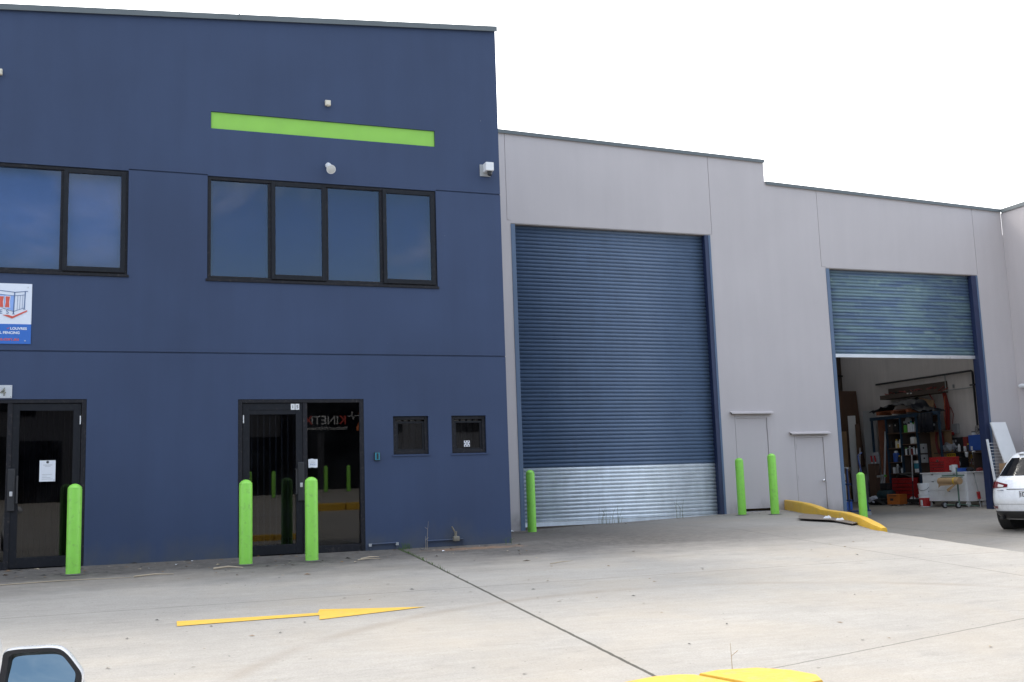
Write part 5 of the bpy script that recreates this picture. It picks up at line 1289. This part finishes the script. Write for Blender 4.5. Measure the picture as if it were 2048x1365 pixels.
# the car beside the photographer: only its wing mirror and a sliver of it reach into view
t = thing('parked_car', (-1.32, 1.95, gz(-1.3, 3)), 'white car at the bottom left corner, mostly outside the photo, its wing mirror showing', 'car', None, R(90))
B = lambda b, nm, par=t, sm=True: b.build(nm, par, smooth=sm, local=True)
LOW2 = [(z, x0 - .5, x1 - .5, hw) for z, x0, x1, hw in LOWD]; CAB2 = [(z, x0 - .5, x1 - .7, hw) for z, x0, x1, hw in CABD]
b = MB().use('carpaint'); loft(b, LOW2); B(b, 'body')
b = MB().use('carpaint'); loft(b, CAB2); B(b, 'cabin')
b = MB().use('carglass')
for s_ in (1, -1): sidepatch(b, CAB2, lambda u, v: (.1 + .12 * v + (1.95 - .62 * v) * u, 1.01 + .33 * v), .006, s_)
B(b, 'side_window')
for sx in (.32, 3.02):
    for s_ in (1, -1):
        w = MB().use('tyre'); w.lathe((sx, s_ * .80, .318), [(.21, -.1), (.318, -.09), (.318, .09), (.21, .1)], 32, 'Y'); wo = B(w, 'wheel')
        w = MB().use('alu'); w.lathe((sx, s_ * .82, .318), [(.02, -.06), (.21, -.06), (.21, .075), (.16, .03), (.02, .06)], 26, 'Y'); B(w, 'rim', wo)
# wing mirror (world coordinates relative to the car's own frame: local x = world y - 1.95, local y = -(world x + 1.32))
GZ = t.location.z
def L2(x, y, z): return Vector((y - 1.95, -(x + 1.32), z - GZ))
def mirror_outline(k=1.0, dx=0, dz=0):
    P = [(-.118, .020), (-.112, .052), (-.085, .060), (-.03, .060), (.035, .057), (.068, .040), (.102, -.004), (.118, -.035), (.113, -.075), (.095, -.098), (.04, -.108), (-.05, -.108), (-.105, -.095), (-.125, -.05)]
    out = []
    n = len(P)
    for i in range(n):                                               # smooth closed outline
        p0, p1, p2, p3 = P[i - 1], P[i], P[(i + 1) % n], P[(i + 2) % n]
        for j in range(4):
            s_ = j / 4
            out.append(tuple(k * .44 * (2 * p1[c] + (p2[c] - p0[c]) * s_ + (2 * p0[c] - 5 * p1[c] + 4 * p2[c] - p3[c]) * s_ ** 2 + (3 * p1[c] - p0[c] - 3 * p2[c] + p3[c]) * s_ ** 3) + (dx, dz)[c] for c in (0, 1)))
    return out
MC = Vector((-.192, 3.52, -.487)); YAWM = R(-4)
def mp(a, c, d):
    """point of the mirror head: a across, c up, d backwards from the glass rim"""
    v = Matrix.Rotation(YAWM, 3, 'Z') @ Vector((a, d, c)) + MC
    return L2(*v)
def rings(b, specs, capa=False, capb=False):
    rg = [[b.bm.verts.new(mp(a, c, d)) for a, c in mirror_outline(k, dx, dz)] for k, dx, dz, d in specs]
    n = len(rg[0])
    for a, d in zip(rg, rg[1:]):
        for i in range(n): b._f([a[i], a[(i + 1) % n], d[(i + 1) % n], d[i]])
    if capa: b._f(rg[0][::-1])
    if capb: b._f(rg[-1])
b = MB().use('carpaint'); rings(b, [(1.06, 0, 0, .0), (1.08, 0, 0, .012), (1.09, .0, .0, .05), (1.0, -.005, 0, .10), (.78, -.01, 0, .14), (.4, -.02, 0, .16)], False, True); mh = B(b, 'wing_mirror')
b = MB().use('darkplastic'); rings(b, [(1.06, 0, 0, .0), (1.05, 0, 0, -.004), (.90, 0, -.002, -.003), (.87, 0, -.003, .016), (.85, 0, -.003, .07)], False, True); B(b, 'bezel', mh)
b = MB().use(mat('mirror_glass', (.30, .35, .36), .0, metal=1, amt=0))
for f in b.mats: f.node_tree.nodes['Principled BSDF'].inputs['Roughness'].default_value = 0
for l in list(b.mats[0].node_tree.links):
    if l.to_socket.name == 'Roughness': b.mats[0].node_tree.links.remove(l)
TL = R(13); V = []
c0 = b.bm.verts.new(mp(0, -.02, .010))
rim = [b.bm.verts.new(mp(a, c, .026 + (c + .02) * math.tan(TL))) for a, c in mirror_outline(.86, 0, -.003)]
b._f(rim); b.bm.verts.remove(c0); B(b, 'mirror_glass', mh, False)
b = MB().use('darkplastic'); b.tube([mp(-.09, -.08, .08), mp(-.16, -.11, .07), mp(-.24, -.13, .06)], [.04, .035, .04], 12); B(b, 'mirror_arm', mh)
b = MB().use('lampclear'); b.tube([mp(.104, -.035, .03), mp(.110, -.06, .03), mp(.104, -.085, .03)], [.006, .009, .006], 8); B(b, 'indicator', mh)

# ------------------------------------------------------------------ the row across the driveway (seen in the door glass and the wing mirror)
op = thing('opposite_building', (4, -16, -1), 'charcoal shop row across the driveway, seen only as a reflection in the glass doors', 'building')
b = MB().use('oppdark'); b.box(-45, 45, -30, -16, -1.4, 4.4); b.use('oppolive'); b.box(-45, 45, -30, -15.96, 4.4, 5.4); b.build('wall', op)
b = MB().use('cap'); b.box(-45, 45, -30, -15.9, 5.4, 5.5); b.build('parapet_cap', op)
for x0, x1 in ((4.2, 8.2), (8.5, 12.5), (-1, 3), (-6, -2), (14, 18), (19, 23), (-12, -8)):
    b = MB().use('oppblack'); b.box(x0, x1, -16.0, -15.93, -.93, 1.5); b.build('shop_window', op)
for x0, x1 in ((4.2, 12), (-8, 2), (14, 24)):
    b = MB().use('oppblack'); b.box(x0, x1, -16.0, -15.94, 2.5, 3.9); b.build('window', op)
sg2 = thing('shop_sign', (8.7, -15.9, 2), 'mirror image of an orange and white shop sign across the driveway, in the sidelight', 'sign')
b = MB().use('oppblack'); b.box(6.6, 10.6, -15.93, -15.9, 1.52, 2.5); b.build('board', sg2)
Y2 = -15.895
b = MB().use('logored'); b.text('K', .52, mtx((9.46, Y2, 1.86), 90, 180), .002, 'LEFT', .006); b.text('X', .52, mtx((7.98, Y2, 1.86), 90, 180), .002, 'LEFT', .006)
b.use('signwhite2').text('INETI', .52, mtx((9.12, Y2, 1.86), 90, 180), .002, 'LEFT', .004, .98); b.text('Health and Performance', .2, mtx((9.5, Y2, 1.62), 90, 180), .002, 'LEFT', .002, .9)
b.build('lettering', sg2)
b = MB().use('logoorange'); b.prism([(9.86, 1.58), (10.16, 1.55), (10.02, 2.05)], Y2, Y2 + .003); b.lathe((10.06, Y2, 2.30), [(.09, -.002), (.09, .002)], 16, 'Y'); b.bar((10.02, Y2, 2.02), (10.25, Y2, 2.42), .05, .004, up=(0, 1, 0))
b.use('signwhite2')
hb = [(9.5, 2.2), (9.66, 2.2), (9.70, 2.42), (9.76, 2.0), (9.80, 2.22), (10.2, 2.22)]
for p, q in zip(hb, hb[1:]): b.bar((p[0], Y2, p[1]), (q[0], Y2, q[1]), .025, .004, up=(0, 1, 0))
b.build('figure_logo', sg2)
for x, lb in ((5.15, 'first'), (6.1, 'second'), (8.25, 'third'), (9.2, 'fourth')):
    bollard(x, -14.3, 1.1, f'{lb} green bollard reflected in the door glass, counted from the left', group='bollards across the driveway')

b = MB().use('yellow'); z = gz(7, -6)
b.box(6.1, 7.35, -6.25, -5.9, z - .1, z + .24, bev=.05); KB = tag(b.build('kerb_block'), 'yellow kerb block, left of two reflected in the sidelight of the double door', 'kerb')
b = MB().use('yellow'); b.box(7.39, 8.9, -6.25, -5.9, z - .1, z + .24, bev=.05); KB = tag(b.build('kerb_block'), 'yellow kerb block, right of two reflected in the sidelight of the double door', 'kerb')

for o in bpy.data.objects:
    if o.name.startswith('kerb_block'): o['kind'] = 'thing'

# ------------------------------------------------------------------ camera
cd = bpy.data.cameras.new('camera'); co = bpy.data.objects.new('camera', cd); COL.objects.link(co)
cd.sensor_width = 36; cd.lens = 2117.18 / 2048 * 36; cd.clip_start = .05; cd.clip_end = 2000
r_, u_, f_ = Vector((.93678582, -.34830046, -.03345315)), Vector((-.01590658, -.13789916, .99031854)), Vector((.34954156, .92718424, .13472225))
mw = Matrix.Identity(4)
for i in range(3): mw[i][0], mw[i][1], mw[i][2] = r_[i], u_[i], -f_[i]
co.matrix_world = mw; S.camera = co

# ------------------------------------------------------------------ light
EL, AZ = R(55), R(-14)                                                # sun behind the building, a little left
sd = Vector((math.sin(AZ) * math.cos(EL), math.cos(AZ) * math.cos(EL), math.sin(EL)))
sl = bpy.data.lights.new('sun', 'SUN'); sl.energy = 1.5; sl.angle = R(11); sl.color = (1, .95, .87)
so = bpy.data.objects.new('sun', sl); COL.objects.link(so); so.location = sd * 50
so.rotation_euler = (-sd).to_track_quat('-Z', 'Y').to_euler()
w = bpy.data.worlds.new('World'); S.world = w; w.use_nodes = True
t = w.node_tree
for n in list(t.nodes): t.nodes.remove(n)
g = N(t); out = g.n('ShaderNodeOutputWorld'); bg = g.n('ShaderNodeBackground'); g.l(bg.outputs[0], out.inputs[0])
sky = g.n('ShaderNodeTexSky'); sky.sky_type = 'NISHITA'; sky.sun_disc = False; sky.sun_elevation = EL; sky.sun_rotation = AZ; sky.air_density = 1.1; sky.dust_density = 1.2
dirv = g.n('ShaderNodeTexCoord').outputs['Generated']
sp_ = g.n('ShaderNodeSeparateXYZ'); g.l(dirv, sp_.inputs[0])
sunw = g.math('ADD', g.math('MULTIPLY', sp_.outputs[1], .5), .5)       # 1 on the sunward side of the sky
cn = g.noise(g.scale(dirv, (1, 1, 2.2)), 3.4, 8, .6, .6)
cover = g.ramp(g.math('ADD', cn, g.math('MULTIPLY', g.math('SUBTRACT', sunw, .05), .9)), .47, .58)
bright = g.ramp(sunw, .1, .9, 5.6, 14)
cl = g.n('ShaderNodeVectorMath', operation='SCALE'); g.l(g.mix(g.ramp(sunw, .15, .7), (.78, .90, 1.10), (1, 1, 1.01)), cl.inputs[0]); g.l(bright, cl.inputs['Scale'])
g.l(g.mix(cover, sky.outputs[0], cl.outputs[0]), bg.inputs['Color']); bg.inputs['Strength'].default_value = .14

S.view_settings.view_transform = 'Standard'; S.view_settings.look = 'None'; S.view_settings.gamma = 1; S.view_settings.exposure = .82
S.render.engine = 'CYCLES'
S.cycles.max_bounces = 10; S.cycles.transparent_max_bounces = 12; S.cycles.use_denoising = True
S.cycles.sample_clamp_indirect = 6
for n in list(bpy.data.meshes):
    if n.name == 'tmp': bpy.data.meshes.remove(n)
